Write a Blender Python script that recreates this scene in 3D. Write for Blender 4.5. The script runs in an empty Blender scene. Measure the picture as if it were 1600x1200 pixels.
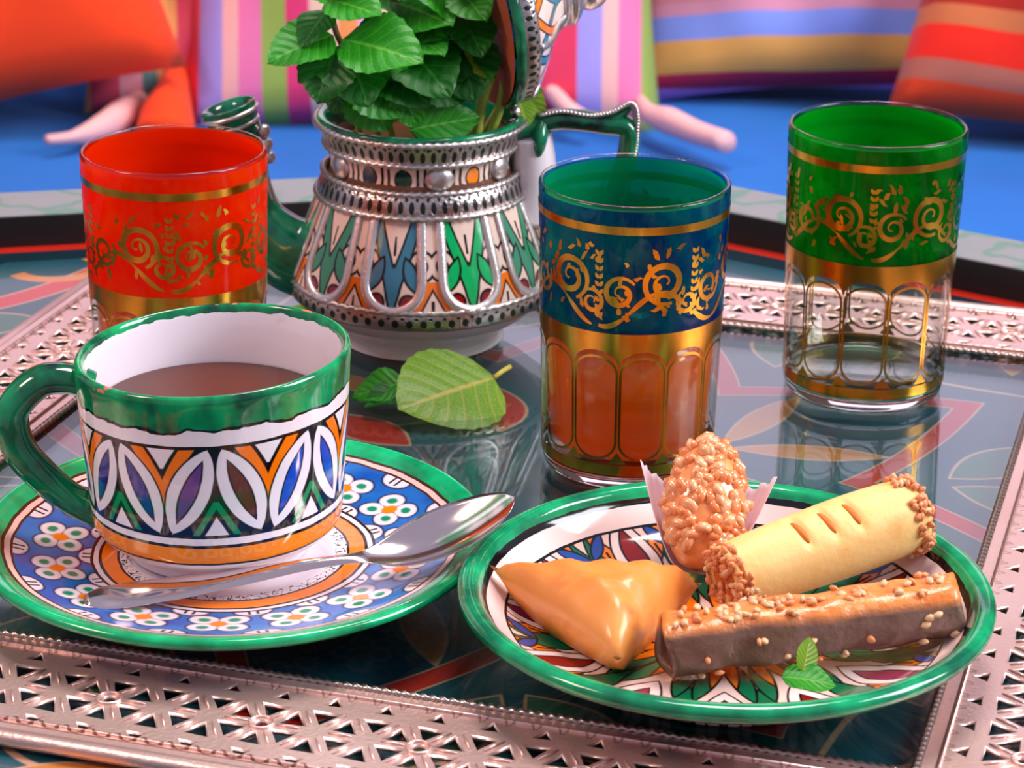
import bpy, math, random
import numpy as np
from mathutils import Vector, Matrix
PI = math.pi
random.seed(7); rng = np.random.default_rng(11)
scene = bpy.context.scene
COL = scene.collection

# ------------------------------------------------------------------ camera
CAM_H = 0.339459
PITCH, ROLL, FPX = math.radians(21.2231), math.radians(0.6757), 4071.57
fw = Vector((0, math.cos(PITCH), -math.sin(PITCH)))
up0 = Vector((0, math.sin(PITCH), math.cos(PITCH)))
rt0 = Vector((1, 0, 0))
rt = rt0 * math.cos(ROLL) + up0 * math.sin(ROLL)
up = -rt0 * math.sin(ROLL) + up0 * math.cos(ROLL)
cam = bpy.data.cameras.new('camera')
cam_ob = bpy.data.objects.new('camera', cam)
COL.objects.link(cam_ob)
cam_ob.matrix_world = Matrix(((rt.x, up.x, -fw.x, 0), (rt.y, up.y, -fw.y, 0), (rt.z, up.z, -fw.z, CAM_H), (0, 0, 0, 1)))
cam.sensor_width = 36.0
cam.lens = FPX / 1600 * 36.0
cam.clip_start = 0.02
cam.dof.use_dof = True
cam.dof.focus_distance = 0.775
cam.dof.aperture_fstop = 30
scene.camera = cam_ob

# ------------------------------------------------------------------ world, lights, exposure
world = bpy.data.worlds.new('world'); scene.world = world
world.use_nodes = True
wb = world.node_tree.nodes['Background']
wb.inputs[0].default_value = (0.58, 0.55, 0.74, 1)
wb.inputs[1].default_value = 0.42

def area(name, loc, target, size, power, color, size_y=None):
    l = bpy.data.lights.new(name, 'AREA'); l.energy = power; l.color = color
    l.shape = 'RECTANGLE'; l.size = size; l.size_y = size_y or size
    o = bpy.data.objects.new(name, l); COL.objects.link(o)
    o.location = loc
    o.rotation_euler = (Vector(target) - Vector(loc)).to_track_quat('-Z', 'Y').to_euler()
    return o
area('window_daylight', (1.9, 0.55, 1.35), (0, 0.85, 0), 1.0, 50, (0.93, 0.95, 1.0), 1.3)
area('room_lamp', (-1.5, 0.35, 1.55), (0, 0.9, 0), 0.5, 15, (1.0, 0.74, 0.58))
area('ceiling_lamp', (0.25, 1.35, 2.0), (0, 1.5, -0.2), 0.7, 26, (1.0, 0.9, 0.86))

scene.view_settings.view_transform = 'Standard'
scene.view_settings.look = 'None'
scene.view_settings.exposure = 0.5
scene.view_settings.gamma = 1.0
scene.view_settings.use_curve_mapping = False
scene.cycles.use_denoising = True
scene.cycles.max_bounces = 12
scene.cycles.transparent_max_bounces = 16
scene.cycles.sample_clamp_indirect = 6.0
scene.cycles.blur_glossy = 0.6

# ------------------------------------------------------------------ small maths
def at(px, py, Y):
    """point of the place seen at a spot of the photograph, at depth Y"""
    d = fw + rt * ((px - 800) / FPX) - up * ((py - 600) / FPX)
    return Vector((0, 0, CAM_H)) + d * (Y / d.y)
def on(px, py, z):
    d = fw + rt * ((px - 800) / FPX) - up * ((py - 600) / FPX)
    return Vector((0, 0, CAM_H)) + d * ((z - CAM_H) / d.z)
def rgb(h):
    h = h.lstrip('#'); c = [int(h[i:i + 2], 16) / 255 for i in (0, 2, 4)]
    return tuple((x / 12.92 if x <= .04045 else ((x + .055) / 1.055) ** 2.4) for x in c) + (1.0,)

# ------------------------------------------------------------------ node graph helper
class X:
    def __init__(self, g, s): self.g, self.s = g, s
    def __add__(a, b): return a.g.m('ADD', a, b)
    __radd__ = __add__
    def __sub__(a, b): return a.g.m('SUBTRACT', a, b)
    def __rsub__(a, b): return a.g.m('SUBTRACT', b, a)
    def __mul__(a, b): return a.g.m('MULTIPLY', a, b)
    __rmul__ = __mul__
    def __truediv__(a, b): return a.g.m('DIVIDE', a, b)
    def __neg__(a): return a.g.m('MULTIPLY', a, -1.0)
    def __pow__(a, b): return a.g.m('POWER', a, b)
    def abs(a): return a.g.m('ABSOLUTE', a)
    def fract(a): return a.g.m('FRACT', a)
    def floor(a): return a.g.m('FLOOR', a)
    def sin(a): return a.g.m('SINE', a)
    def cos(a): return a.g.m('COSINE', a)
    def sqrt(a): return a.g.m('SQRT', a)
    def min(a, b): return a.g.m('MINIMUM', a, b)
    def max(a, b): return a.g.m('MAXIMUM', a, b)
    def gt(a, b): return a.g.m('GREATER_THAN', a, b)
    def lt(a, b): return a.g.m('LESS_THAN', a, b)
    def mod(a, b): return a.g.m('FLOORED_MODULO', a, b)
    def ins(a, w): return a.g.m('MULTIPLY_ADD', a, -1.0 / w, 0.5, clamp=True)   # 1 where the distance is negative

class Graph:
    def __init__(self, name):
        self.mat = bpy.data.materials.new(name); self.mat.use_nodes = True
        self.nt = self.mat.node_tree; self.nt.nodes.clear()
        self.out = self.nt.nodes.new('ShaderNodeOutputMaterial')
        self._tc = None
    def node(self, t, **kw):
        n = self.nt.nodes.new(t)
        for k, v in kw.items(): setattr(n, k, v)
        return n
    def put(self, inp, v):
        if isinstance(v, X): self.nt.links.new(v.s, inp)
        elif isinstance(v, bpy.types.NodeSocket): self.nt.links.new(v, inp)
        elif isinstance(v, tuple) and len(v) == 3 and inp.type == 'RGBA': inp.default_value = v + (1.0,)
        else: inp.default_value = v
    def m(self, op, a, b=None, c=None, clamp=False):
        n = self.node('ShaderNodeMath', operation=op, use_clamp=clamp)
        for i, v in enumerate((a, b, c)):
            if v is not None: self.put(n.inputs[i], v)
        return X(self, n.outputs[0])
    def tc(self, which='Object'):
        if self._tc is None: self._tc = self.node('ShaderNodeTexCoord')
        return self._tc.outputs[which]
    def sep(self, sock):
        n = self.node('ShaderNodeSeparateXYZ'); self.nt.links.new(sock, n.inputs[0])
        return [X(self, o) for o in n.outputs]
    def xyz(self): return self.sep(self.tc('Object'))
    def uv(self): return self.sep(self.tc('UV'))[:2]
    def atan2(self, y, x): return self.m('ARCTAN2', y, x)
    def noise(self, scale, detail=2.0, vec=None, rough=0.5, stretch=None):
        n = self.node('ShaderNodeTexNoise'); n.inputs['Scale'].default_value = scale
        n.inputs['Detail'].default_value = detail; n.inputs['Roughness'].default_value = rough
        v = vec or self.tc('Object')
        if stretch:
            mp = self.node('ShaderNodeMapping'); mp.inputs['Scale'].default_value = stretch
            self.nt.links.new(v, mp.inputs['Vector']); v = mp.outputs[0]
        self.nt.links.new(v, n.inputs['Vector'])
        return X(self, n.outputs['Fac'])
    def mix(self, a, b, fac, blend='MIX'):
        n = self.node('ShaderNodeMix', data_type='RGBA', blend_type=blend)
        self.put(n.inputs[0], fac); self.put(n.inputs[6], a); self.put(n.inputs[7], b)
        return n.outputs[2]
    def ramp(self, x, stops, interp='CONSTANT'):
        n = self.node('ShaderNodeValToRGB'); cr = n.color_ramp; cr.interpolation = interp
        self.put(n.inputs[0], x)
        while len(cr.elements) < len(stops): cr.elements.new(0.5)
        for e, (p, c) in zip(cr.elements, stops): e.position = p; e.color = c
        return n.outputs[0]
    def bump(self, h, strength=0.3, dist=0.001):
        n = self.node('ShaderNodeBump'); n.inputs['Strength'].default_value = strength
        n.inputs['Distance'].default_value = dist; self.put(n.inputs['Height'], h)
        return n.outputs[0]
    def principled(self, base, rough=0.5, metal=0.0, normal=None, **kw):
        p = self.node('ShaderNodeBsdfPrincipled')
        self.put(p.inputs['Base Color'], base); self.put(p.inputs['Roughness'], rough); self.put(p.inputs['Metallic'], metal)
        if normal is not None: self.nt.links.new(normal, p.inputs['Normal'])
        for k, v in kw.items(): self.put(p.inputs[k.replace('_', ' ')], v)
        return p.outputs[0]
    def done(self, shader):
        self.nt.links.new(shader, self.out.inputs[0]); return self.mat
    def addmix(self, a, b, fac):
        n = self.node('ShaderNodeMixShader'); self.put(n.inputs[0], fac)
        self.nt.links.new(a, n.inputs[1]); self.nt.links.new(b, n.inputs[2]); return n.outputs[0]

# ------------------------------------------------------------------ mesh helpers
def mk(name, verts, faces, mat, parent=None, smooth=True, uvs=None, loc=None, rot=None):
    me = bpy.data.meshes.new(name)
    me.from_pydata([tuple(v) for v in verts], [], [tuple(f) for f in faces])
    if uvs is not None:
        lay = me.uv_layers.new(name='uv')
        lay.data.foreach_set('uv', np.asarray(uvs, dtype=np.float32).ravel())
    me.polygons.foreach_set('use_smooth', [smooth] * len(me.polygons))
    if mat: me.materials.append(mat)
    me.update()
    return link(name, me, parent, loc, rot)
def link(name, me, parent=None, loc=None, rot=None):
    o = bpy.data.objects.new(name, me); COL.objects.link(o)
    if parent is not None: o.parent = parent
    if loc is not None: o.location = loc
    if rot is not None: o.rotation_euler = rot
    return o
def tag(o, label, cat, group=None, kind=None):
    o['label'] = label; o['category'] = cat
    if group: o['group'] = group
    if kind: o['kind'] = kind
    return o
def thing(name, label, cat, loc=(0, 0, 0), rotz=0.0, group=None):
    o = bpy.data.objects.new(name, None); COL.objects.link(o)
    o.empty_display_size = 0.02
    o.location = loc; o.rotation_euler = (0, 0, rotz)
    return tag(o, label, cat, group)
def smooth_profile(pts, n=6):
    """Catmull-Rom through (r, z, v) points"""
    P = [np.array(p, float) for p in pts]; out = []
    for i in range(len(P) - 1):
        p0, p1, p2, p3 = P[max(i - 1, 0)], P[i], P[i + 1], P[min(i + 2, len(P) - 1)]
        for k in range(n):
            t = k / n
            out.append(.5 * ((2 * p1) + (-p0 + p2) * t + (2 * p0 - 5 * p1 + 4 * p2 - p3) * t * t + (-p0 + 3 * p1 - 3 * p2 + p3) * t ** 3))
    out.append(P[-1]); return out
def lathe_data(profile, segs=64, fn=None):
    """profile of (r, z[, v]); returns verts, faces, loop uvs (turn, v)"""
    pr = [tuple(p) if len(p) == 3 else (p[0], p[1], p[1]) for p in profile]
    V, Fc, UV = [], [], []
    idx = []
    for (r, z, v) in pr:
        if r < 1e-7: idx.append([len(V)] * segs); V.append((0, 0, z))
        else:
            row = []
            for k in range(segs):
                a = 2 * PI * k / segs; row.append(len(V)); V.append((r * math.cos(a), r * math.sin(a), z))
            idx.append(row)
    if fn: V = [fn(*p) for p in V]
    for i in range(len(pr) - 1):
        for k in range(segs):
            k2 = (k + 1) % segs
            f = [idx[i][k], idx[i][k2], idx[i + 1][k2], idx[i + 1][k]]
            uv = [(k / segs, pr[i][2]), ((k + 1) / segs, pr[i][2]), ((k + 1) / segs, pr[i + 1][2]), (k / segs, pr[i + 1][2])]
            g, gu = [], []
            for a, b in zip(f, uv):
                if a not in g: g.append(a); gu.append(b)
            if len(g) >= 3: Fc.append(g); UV += gu
    return V, Fc, UV
def lathe(name, profile, mat, parent=None, segs=64, fn=None, **kw):
    V, Fc, UV = lathe_data(profile, segs, fn)
    return mk(name, V, Fc, mat, parent, True, UV, **kw)
def tube_data(path, radii, segs=10, flat=1.0, ref=(0, 1, 0), caps=True):
    """tube along path; 'flat' scales the section across the reference direction"""
    P = [Vector(p) for p in path]; n = len(P)
    if not hasattr(radii, '__len__'): radii = [radii] * n
    V, Fc = [], []
    ref = Vector(ref)
    for i in range(n):
        t = (P[min(i + 1, n - 1)] - P[max(i - 1, 0)]).normalized()
        b = ref - t * ref.dot(t)
        if b.length < 1e-4: b = Vector((1, 0, 0)) - t * t.x
        b.normalize(); nn = t.cross(b)
        for k in range(segs):
            a = 2 * PI * k / segs
            V.append(P[i] + b * (math.cos(a) * radii[i]) + nn * (math.sin(a) * radii[i] * flat))
    for i in range(n - 1):
        for k in range(segs):
            k2 = (k + 1) % segs
            Fc.append((i * segs + k, i * segs + k2, (i + 1) * segs + k2, (i + 1) * segs + k))
    if caps:
        Fc.append(tuple(range(segs))[::-1]); Fc.append(tuple((n - 1) * segs + k for k in range(segs)))
    return V, Fc
def tube(name, path, radii, mat, parent=None, segs=10, flat=1.0, ref=(0, 1, 0), caps=True, **kw):
    V, Fc = tube_data(path, radii, segs, flat, ref, caps)
    return mk(name, V, Fc, mat, parent, True, **kw)
def spline(pts, n=8):
    return [tuple(p) for p in smooth_profile(pts, n)]
def box_data(x0, x1, y0, y1, z0, z1):
    V = [(x, y, z) for z in (z0, z1) for y in (y0, y1) for x in (x0, x1)]
    return V, [(0, 2, 3, 1), (4, 5, 7, 6), (0, 1, 5, 4), (2, 6, 7, 3), (0, 4, 6, 2), (1, 3, 7, 5)]
class Join:
    def __init__(self): self.V, self.F = [], []
    def add(self, V, F):
        o = len(self.V); self.V += [tuple(v) for v in V]; self.F += [tuple(i + o for i in f) for f in F]
def bevel(o, w, seg=2):
    b = o.modifiers.new('bevel', 'BEVEL'); b.width = w; b.segments = seg; b.limit_method = 'ANGLE'; return o

# ------------------------------------------------------------------ materials
WHITE, BLACK = rgb('f6e9ee'), rgb('0d0a0e')
def plain(name, c, rough=0.5, metal=0.0, nscale=None, namt=0.2, bumpd=0.0, **kw):
    g = Graph(name); base = c; nor = None
    if nscale:
        n = g.noise(nscale, 4.0)
        base = g.mix(c, tuple(x * (1 - namt) for x in c[:3]) + (1,), n)
        if bumpd: nor = g.bump(n, 0.5, bumpd)
    return g.done(g.principled(base, rough, metal, nor, **kw))

def green_glaze(g, lo='013f2c', hi='06bc6c'):
    n = g.noise(55, 3.0); n2 = g.noise(160, 2.0)
    f = ((n * .7 + n2 * .3) - .36) * 3.2
    return g.mix(rgb(lo), rgb(hi), g.m('MULTIPLY', f, 1.0, clamp=True))

silver = plain('worn_silver', rgb('e2d8d6'), 0.34, .95, 900, 0.35, 0.0003)
bright_silver = plain('bright_worn_silver', rgb('f0e4e4'), 0.34, .9, 900, 0.2, 0.0003)
silver_smooth = plain('polished_silver', rgb('f3e2e0'), 0.13, 1.0)
gold = plain('bright_gold', rgb('e2a63c'), 0.2, 1.0, 400, 0.25)
wood_dark = plain('dark_lacquered_wood', rgb('05090d'), 0.25, 0, 60, 0.5)
terracotta = plain('bare_terracotta', rgb('b0522f'), 0.7, 0, 300, 0.3)
white_glaze = plain('white_glaze', rgb('efe4ea'), 0.12, 0, 40, 0.1)

# ---- thin glass: tinted transparency with a Schlick mirror on top
def thin_glass(name, tint, body=None, body_fac=0.0, rough=0.0, refl=None, vary=None):
    refl = refl if refl is not None else (.25 if body else 1.0)
    g = Graph(name)
    tr = g.node('ShaderNodeBsdfTransparent'); tr.inputs[0].default_value = tint
    sh = tr.outputs[0]
    if body:
        df = g.node('ShaderNodeBsdfDiffuse'); tl = g.node('ShaderNodeBsdfTranslucent')
        c = body
        if vary:
            c = g.mix(body, vary, g.m('MULTIPLY', (g.noise(70, 4.0, rough=.7) - .42) * 4, 1.0, clamp=True))
        g.put(df.inputs[0], c); g.put(tl.inputs[0], c)
        sh = g.addmix(sh, g.addmix(df.outputs[0], tl.outputs[0], 0.5), body_fac)
    lw = g.node('ShaderNodeLayerWeight'); lw.inputs[0].default_value = 0.5
    f = X(g, lw.outputs['Facing'])
    fr = ((f ** 5.0) * 0.96 + 0.04) * refl
    gl = g.node('ShaderNodeBsdfGlossy'); gl.inputs['Roughness'].default_value = rough
    return g.done(g.addmix(sh, gl.outputs[0], fr))
clear_glass = thin_glass('clear_glass', (0.93, 0.95, 0.93, 1))
pane_glass = thin_glass('pane_glass', (0.90, 0.96, 0.95, 1))
def solid_glass():
    g = Graph('thick_clear_glass')
    return g.done(g.principled((0.95, 0.97, 0.96, 1), 0.0, 0, None, Transmission_Weight=1.0, IOR=1.45))
thick_glass = solid_glass()

# ------------------------------------------------------------------ room: floor, back wall, added glow panel
g = Graph('floor_tiles'); fx, fy, fz = g.xyz()
fl_mat = g.done(g.principled(g.mix(rgb('5a3325'), rgb('3a2018'), g.noise(6)), 0.5))
V, Fc = box_data(-2.2, 2.2, -1.5, 2.6, -0.66, -0.62)
o = mk('floor', V, Fc, fl_mat, smooth=False); o['kind'] = 'structure'
wall_mat = plain('dark_plaster', rgb('4a2b22'), 0.8, 0, 30, 0.3)
V, Fc = box_data(-2.2, 2.2, 2.45, 2.6, -0.62, 1.9)
o = mk('wall_back', V, Fc, wall_mat, smooth=False); o['kind'] = 'structure'
# unseen glowing sheet and frame, added so the table's glass reflects a sheen
g = Graph('sheen_glow'); cx_, cy_, cz_ = g.xyz()
em = g.node('ShaderNodeEmission')
g.put(em.inputs[0], g.mix(rgb('d9cdf2'), rgb('f3d3e6'), g.noise(5))); em.inputs[1].default_value = 1.3
glow_mat = g.done(em.outputs[0])
glow = bpy.data.objects.new('glow_panel_1', None); COL.objects.link(glow); glow['kind'] = 'structure'
glow.location = (0.1, 2.45, 0.36)
J = Join()
for (a, b, c, d) in ((-.80, .80, -.03, 0), (-.80, .80, .50, .53), (-.80, -.76, 0, .50), (.76, .80, 0, .50)):
    J.add(*box_data(a, b, -.02, .0, c, d))
mk('glow_frame', J.V, J.F, plain('glow_frame_wood', rgb('3a241b'), .5), glow, False)
NX = 90; V = []; Fc = []
for i in range(NX + 1):
    x = -.76 + 1.52 * i / NX; y = -.006 + .004 * math.sin(i * .9)
    V += [(x, y, 0), (x, y, .50)]
for i in range(NX): Fc.append((2 * i, 2 * i + 2, 2 * i + 3, 2 * i + 1))
mk('glow_sheet', V, Fc, glow_mat, glow)

# ------------------------------------------------------------------ couch
def fabric(name, base_fn, rough=0.9, weave=1400):
    g = Graph(name); c = base_fn(g)
    n = g.noise(weave, 2.0); n2 = g.noise(14, 3.0)
    c = g.mix(c, (0, 0, 0, 1), (n2 - .35) * .25)
    return g.done(g.principled(c, rough, 0, g.bump(n, .4, .0006), Sheen_Weight=0.05))
blue_cloth = fabric('blue_cloth', lambda g: g.mix(rgb('0070cc'), rgb('005eb4'), g.noise(9)))
couch = thing('couch', 'low couch with a flat bright blue cloth seat behind the table', 'couch', (0, 2.0, -0.62))
o = mk('seat_cushion', *box_data(-1.3, 1.3, -.40, .44, .22, .40), blue_cloth, couch, False); bevel(o, .03, 4)
mk('couch_base', *box_data(-1.28, 1.28, -.36, .44, 0.0, .22), plain('couch_wood', rgb('2b1a12'), .6), couch, False)
SEAT = -0.22

def pillow_data(w, h, t, n=26, k=2.6, pinch=.07, wr=.004, seed=0):
    r = np.random.default_rng(seed); ph = r.uniform(0, 6.28, 6)
    V, Fc = [], []
    def pt(i, j, s):
        x = -1 + 2 * i / n; y = -1 + 2 * j / n
        e = max(0., (1 - abs(x) ** k)) * max(0., (1 - abs(y) ** k))
        z = s * t / 2 * e ** .45
        X_ = x * (1 - pinch * (1 - y * y) ) * w / 2; Y_ = y * (1 - pinch * (1 - x * x)) * h / 2
        z += s * wr * e * (math.sin(9 * x + ph[0] + 3 * y) + math.sin(7 * y + ph[1] - 4 * x) + .7 * math.sin(15 * x * y + ph[2]))
        return (X_, Y_, z)
    idx = {}
    for s in (1, -1):
        for i in range(n + 1):
            for j in range(n + 1):
                edge = i in (0, n) or j in (0, n)
                if s == -1 and edge: idx[(s, i, j)] = idx[(1, i, j)]; continue
                idx[(s, i, j)] = len(V); V.append(pt(i, j, s))
    for s in (1, -1):
        for i in range(n):
            for j in range(n):
                f = [idx[(s, i, j)], idx[(s, i + 1, j)], idx[(s, i + 1, j + 1)], idx[(s, i, j + 1)]]
                Fc.append(f if s == 1 else f[::-1])
    return V, Fc
def stripes(axis, start, cols, wob=0.0):
    """cols: (width in cm, colour) from local coordinate start (m) on; the list repeats"""
    def fn(g):
        c = g.xyz()[axis]
        if wob: c = c + (g.noise(8) - .5) * wob
        tot = sum(w for w, _ in cols)
        t = ((c - start) * (100.0 / tot)).mod(1.0); acc = 0; st = []
        for w, h in cols: st.append((acc / tot, rgb(h))); acc += w
        return g.ramp(t, st)
    return fn
def cushion(label, cover, w, h, t, loc, basis, seed, name='cushion'):
    """basis: rotation euler of the cushion face (local z is the face normal)"""
    c = thing(name, label, 'cushion', loc); c.rotation_euler = basis
    c['group'] = 'cushions along the couch'
    mk('cover', *pillow_data(w, h, t, seed=seed), cover, c)
    return c
def tassel(parent, world_pts, radii, mat, nm='tassel'):
    inv = parent.matrix_basis.inverted()
    return tube(nm, [inv @ Vector(p) for p in spline(world_pts, 5)], list(np.interp(np.linspace(0, 1, 5 * (len(world_pts) - 1) + 1), np.linspace(0, 1, len(world_pts)), radii)), mat, parent, 12, .75, (0, 0, 1))

orange_cl = fabric('vermilion_cloth', lambda g: g.mix(rgb('ff4a00'), rgb('f23400'), g.noise(7)))
pale_pink = fabric('pale_pink_cotton', lambda g: rgb('f4b6b4'))
c1 = cushion('plain vermilion orange cushion at the left end of the couch', orange_cl, .34, .37, .14, (-.468, 2.01, -.040), (math.radians(70), math.radians(-15), math.radians(5)), 1)
c2c = fabric('pastel_vertical_stripes', stripes(0, -.190, [(1.5, 'e8385c'), (1.9, 'a498e6'), (1.3, 'f6b8b0'), (1.9, 'f47eb0'), (2.0, '9cb850'), (1.8, 'f03c74'), (2.2, 'f8c8b0'), (1.6, 'f09050'), (1.8, 'f0a0d4'), (2.2, 'f8c8a0'), (2.0, '7a92ea'), (1.8, 'f6c088'), (1.4, 'd88a7c'), (2.3, 'c4c468'), (.8, 'f8506a'), (1.9, 'a498e6'), (1.4, 'e83a60')], .004))
c2 = cushion('cushion with vertical pink, lilac and green stripes behind the teapot', c2c, .385, .40, .12, (-.075, 2.07, -.042), (math.radians(69), 0, 0), 2)
c3c = fabric('pastel_level_stripes', stripes(1, -.168, [(.9, 'c01444'), (2.6, 'dca050'), (2.0, '7d92e0'), (1.0, 'cc8aa4'), (1.2, 'c88088'), (1.0, 'd090b0'), (4.5, 'f98ad0'), (2.0, 'f6b4d4'), (2.0, '7d92e0'), (2.6, 'd8964c'), (3.0, 'f98ad0')], .004))
c3 = cushion('cushion with level pink, blue and tan stripes right of centre', c3c, .27, .36, .12, (.225, 2.150, -.052), (math.radians(66), math.radians(-3), math.radians(-3)), 3)
c4c = fabric('red_orange_stripes', stripes(1, -.18, [(2.6, 'f0440c'), (1.6, 'c06a54'), (2.6, 'fb2204'), (1.6, 'd07040'), (1.4, 'b01c06'), (2.2, 'f4500c')], .004))
c4 = cushion('red and orange striped cushion at the right end of the couch', c4c, .34, .36, .13, (.490, 2.01, -.055), (math.radians(64), math.radians(7), math.radians(-12)), 4)
c5c = fabric('pink_teal_stripes', stripes(0, -.125, [(1.0, 'e0506c'), (1.8, 'f2a8b4'), (1.2, '5d8f8c'), (1.6, 'f0b068'), (1.4, 'e0506c')], .004))
c5 = cushion('small pink and teal striped cushion tucked behind the orange one', c5c, .15, .16, .07, (-.275, 2.07, -.150), (math.radians(58), 0, math.radians(6)), 5)
tassel(c1, [at(283, 88, 2.06), at(278, 110, 2.03), at(272, 140, 2.0), at(262, 185, 1.97), at(258, 225, 1.95)], [.006, .011, .016, .028, .033], orange_cl)
tassel(c2, [at(990, 132, 2.05), at(997, 152, 2.01), at(1015, 178, 1.965), at(1048, 190, 1.94), at(1090, 208, 1.91), at(1135, 222, 1.885)], [.004, .005, .010, .014, .012, .011], pale_pink)
tassel(c2, [at(830, 112, 2.03), at(850, 130, 2.0), at(870, 152, 1.98), at(890, 172, 1.96), at(915, 186, 1.95)], [.004, .008, .009, .009, .008], pale_pink)
tassel(c5, [at(232, 150, 2.06), at(215, 165, 2.02), at(185, 185, 1.97), at(152, 203, 1.935), at(110, 215, 1.91), at(72, 219, 1.9)], [.010, .013, .016, .013, .006, .005], pale_pink)

# ------------------------------------------------------------------ tea table
TZ = math.radians(-16.5)
TC = Vector((-0.0025, 0.7944, 0))
table = thing('tea_table', 'octagonal painted tray table with pierced silver frame and glass top', 'table', (TC.x, TC.y, -0.62), TZ)
Z0 = 0.62                       # table-local height of the glass surface
OC = (-0.009, -0.050); OR = 0.345; OPH = math.radians(96.0)
def octo(R, off=0.0): return [(OC[0] + R * math.cos(OPH + k * PI / 4), OC[1] + R * math.sin(OPH + k * PI / 4)) for k in range(8)]
# painted board
g = Graph('painted_tray'); x, y, z = g.xyz()
r = (x * x + y * y).sqrt(); th = g.atan2(y, x)
k8 = (th * (8 / (2 * PI)) + .1)
s = (k8.fract() - .5) * 2; a = s.abs(); arc = a * r * (PI / 8)
n = g.noise(30, 4.0)
col = g.mix(rgb('0b3640'), rgb('185260'), n)
col = g.mix(col, rgb('10503c'), (g.noise(9, 2.0) - .58) * 4)
CREAM, RED, ORG, LEAF = rgb('b58a70'), rgb('b02418'), rgb('b8702e'), rgb('2a5c4c')
def lay_band(col, d, w, c, line=CREAM, lw=.0011):
    col = g.mix(col, line, (d.abs() - (w + lw)).ins(.0006))
    return g.mix(col, c, (d.abs() - w).ins(.0006))
# scrolled vine
vine = (r - (s * 3.1416).sin() * .022 - .205)
col = g.mix(col, CREAM, (vine.abs() - .0012).ins(.0008))
# leaves
def lens(px, py, x0, y0, x1, y1, W, k=1.0):
    L = math.hypot(x1 - x0, y1 - y0); dx, dy = (x1 - x0) / L, (y1 - y0) / L; mx, my = (x0 + x1) / 2, (y0 + y1) / 2
    rx, ry = px - mx, py - my
    al = (rx * dx + ry * dy) * (2 / (L * k)); pe = (rx * -dy + ry * dx).abs()
    return pe - (1.0 - al * al) * W
for (q, c) in (((.012, .235, .050, .262, .011), LEAF), ((.004, .150, .030, .192, .010), LEAF), ((.030, .085, .022, .132, .006), ORG), ((.064, .215, .040, .245, .008), ORG), ((.0, .045, .0, .085, .009), RED)):
    d = lens(arc, r, *q)
    col = g.mix(col, CREAM, (d - .0012).ins(.0008)); col = g.mix(col, c, d.ins(.0008))
# red straps (scalloped and star shaped)
col = lay_band(col, r - (1.0 - (s * 1.5708).cos()) * .05 - .262, .0055, RED)
col = lay_band(col, r * (s * (PI / 8)).cos() - a * .05 - .118, .0055, RED)
# orange crescents
cr = ((arc - .03) * (arc - .03) + (r - .285) * (r - .285)).sqrt()
col = g.mix(col, ORG, (cr - .017).abs().lt(.0035) * r.lt(.287))
# red line along the foot of the rim
ox, oy = x - OC[0], y - OC[1]
oth = (g.atan2(oy, ox) - OPH).mod(PI / 4) - PI / 8
od = OR * math.cos(PI / 8) - (ox * ox + oy * oy).sqrt() * oth.cos()
col = g.mix(col, rgb('06222c'), od.lt(.020)); col = g.mix(col, rgb('b01c0a'), od.lt(.0075))
board_mat = g.done(g.principled(col, .32, 0, None, Coat_Weight=0.3))
top = octo(OR + .004); V = [(px, py, Z0 - .012) for px, py in top] + [(px, py, Z0 - .004) for px, py in top]
# keep the table-local origin for the pattern: object origin stays at the table's foot
Fc = [tuple(range(8))[::-1], tuple(range(8, 16))] + [(k, (k + 1) % 8, 8 + (k + 1) % 8, 8 + k) for k in range(8)]
mk('painted_board', V, Fc, board_mat, table, False)
# rim: eight segments, each with a pale painted top
g = Graph('painted_rim'); x, y, z = g.xyz()
v1 = g.noise(60, 3.0); v2 = (g.noise(38, 1.0) - .5).abs()
c = g.mix(rgb('8a8288'), rgb('6f7c7c'), v1); c = g.mix(c, rgb('3f7a62'), (v2 - .04).ins(.03) * .6)
c = g.mix(rgb('04080d'), c, z.gt(Z0 + .0092)); rim_mat = g.done(g.principled(c, .5))
Pi, Po = octo(OR), octo(OR + .0365)
for k in range(8):
    k2 = (k + 1) % 8
    a_, b_, c_, d_ = Pi[k], Pi[k2], Po[k2], Po[k]
    V = [(q[0], q[1], zz) for zz in (Z0 - .012, Z0 + .010) for q in (a_, b_, c_, d_)]
    o = mk('rim_segment', V, [(0, 1, 2, 3), (4, 7, 6, 5), (0, 4, 5, 1), (1, 5, 6, 2), (2, 6, 7, 3), (3, 7, 4, 0)], rim_mat, table, False)
    bevel(o, .0012, 2)
# carcass and legs under the tray
op = octo(OR - .02)
V = [(px, py, Z0 - .08) for px, py in op] + [(px, py, Z0 - .012) for px, py in op]
mk('table_apron', V, [tuple(range(8))[::-1], tuple(range(8, 16))] + [(k, (k + 1) % 8, 8 + (k + 1) % 8, 8 + k) for k in range(8)], wood_dark, table, False)
for k in range(4):
    an = OPH + PI / 8 + k * PI / 2; lx, ly = OC[0] + .27 * math.cos(an), OC[1] + .27 * math.sin(an)
    lathe('leg', [(0, 0), (.018, 0), (.022, .06), (.014, .12), (.024, .3), (.016, .46), (.026, Z0 - .08), (0, Z0 - .08)], wood_dark, table, 16, loc=(lx, ly, 0))
# glass pane
mk('glass_pane', *box_data(-.163, .163, -.163, .163, Z0 - .003, Z0), pane_glass, table, False)
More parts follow.
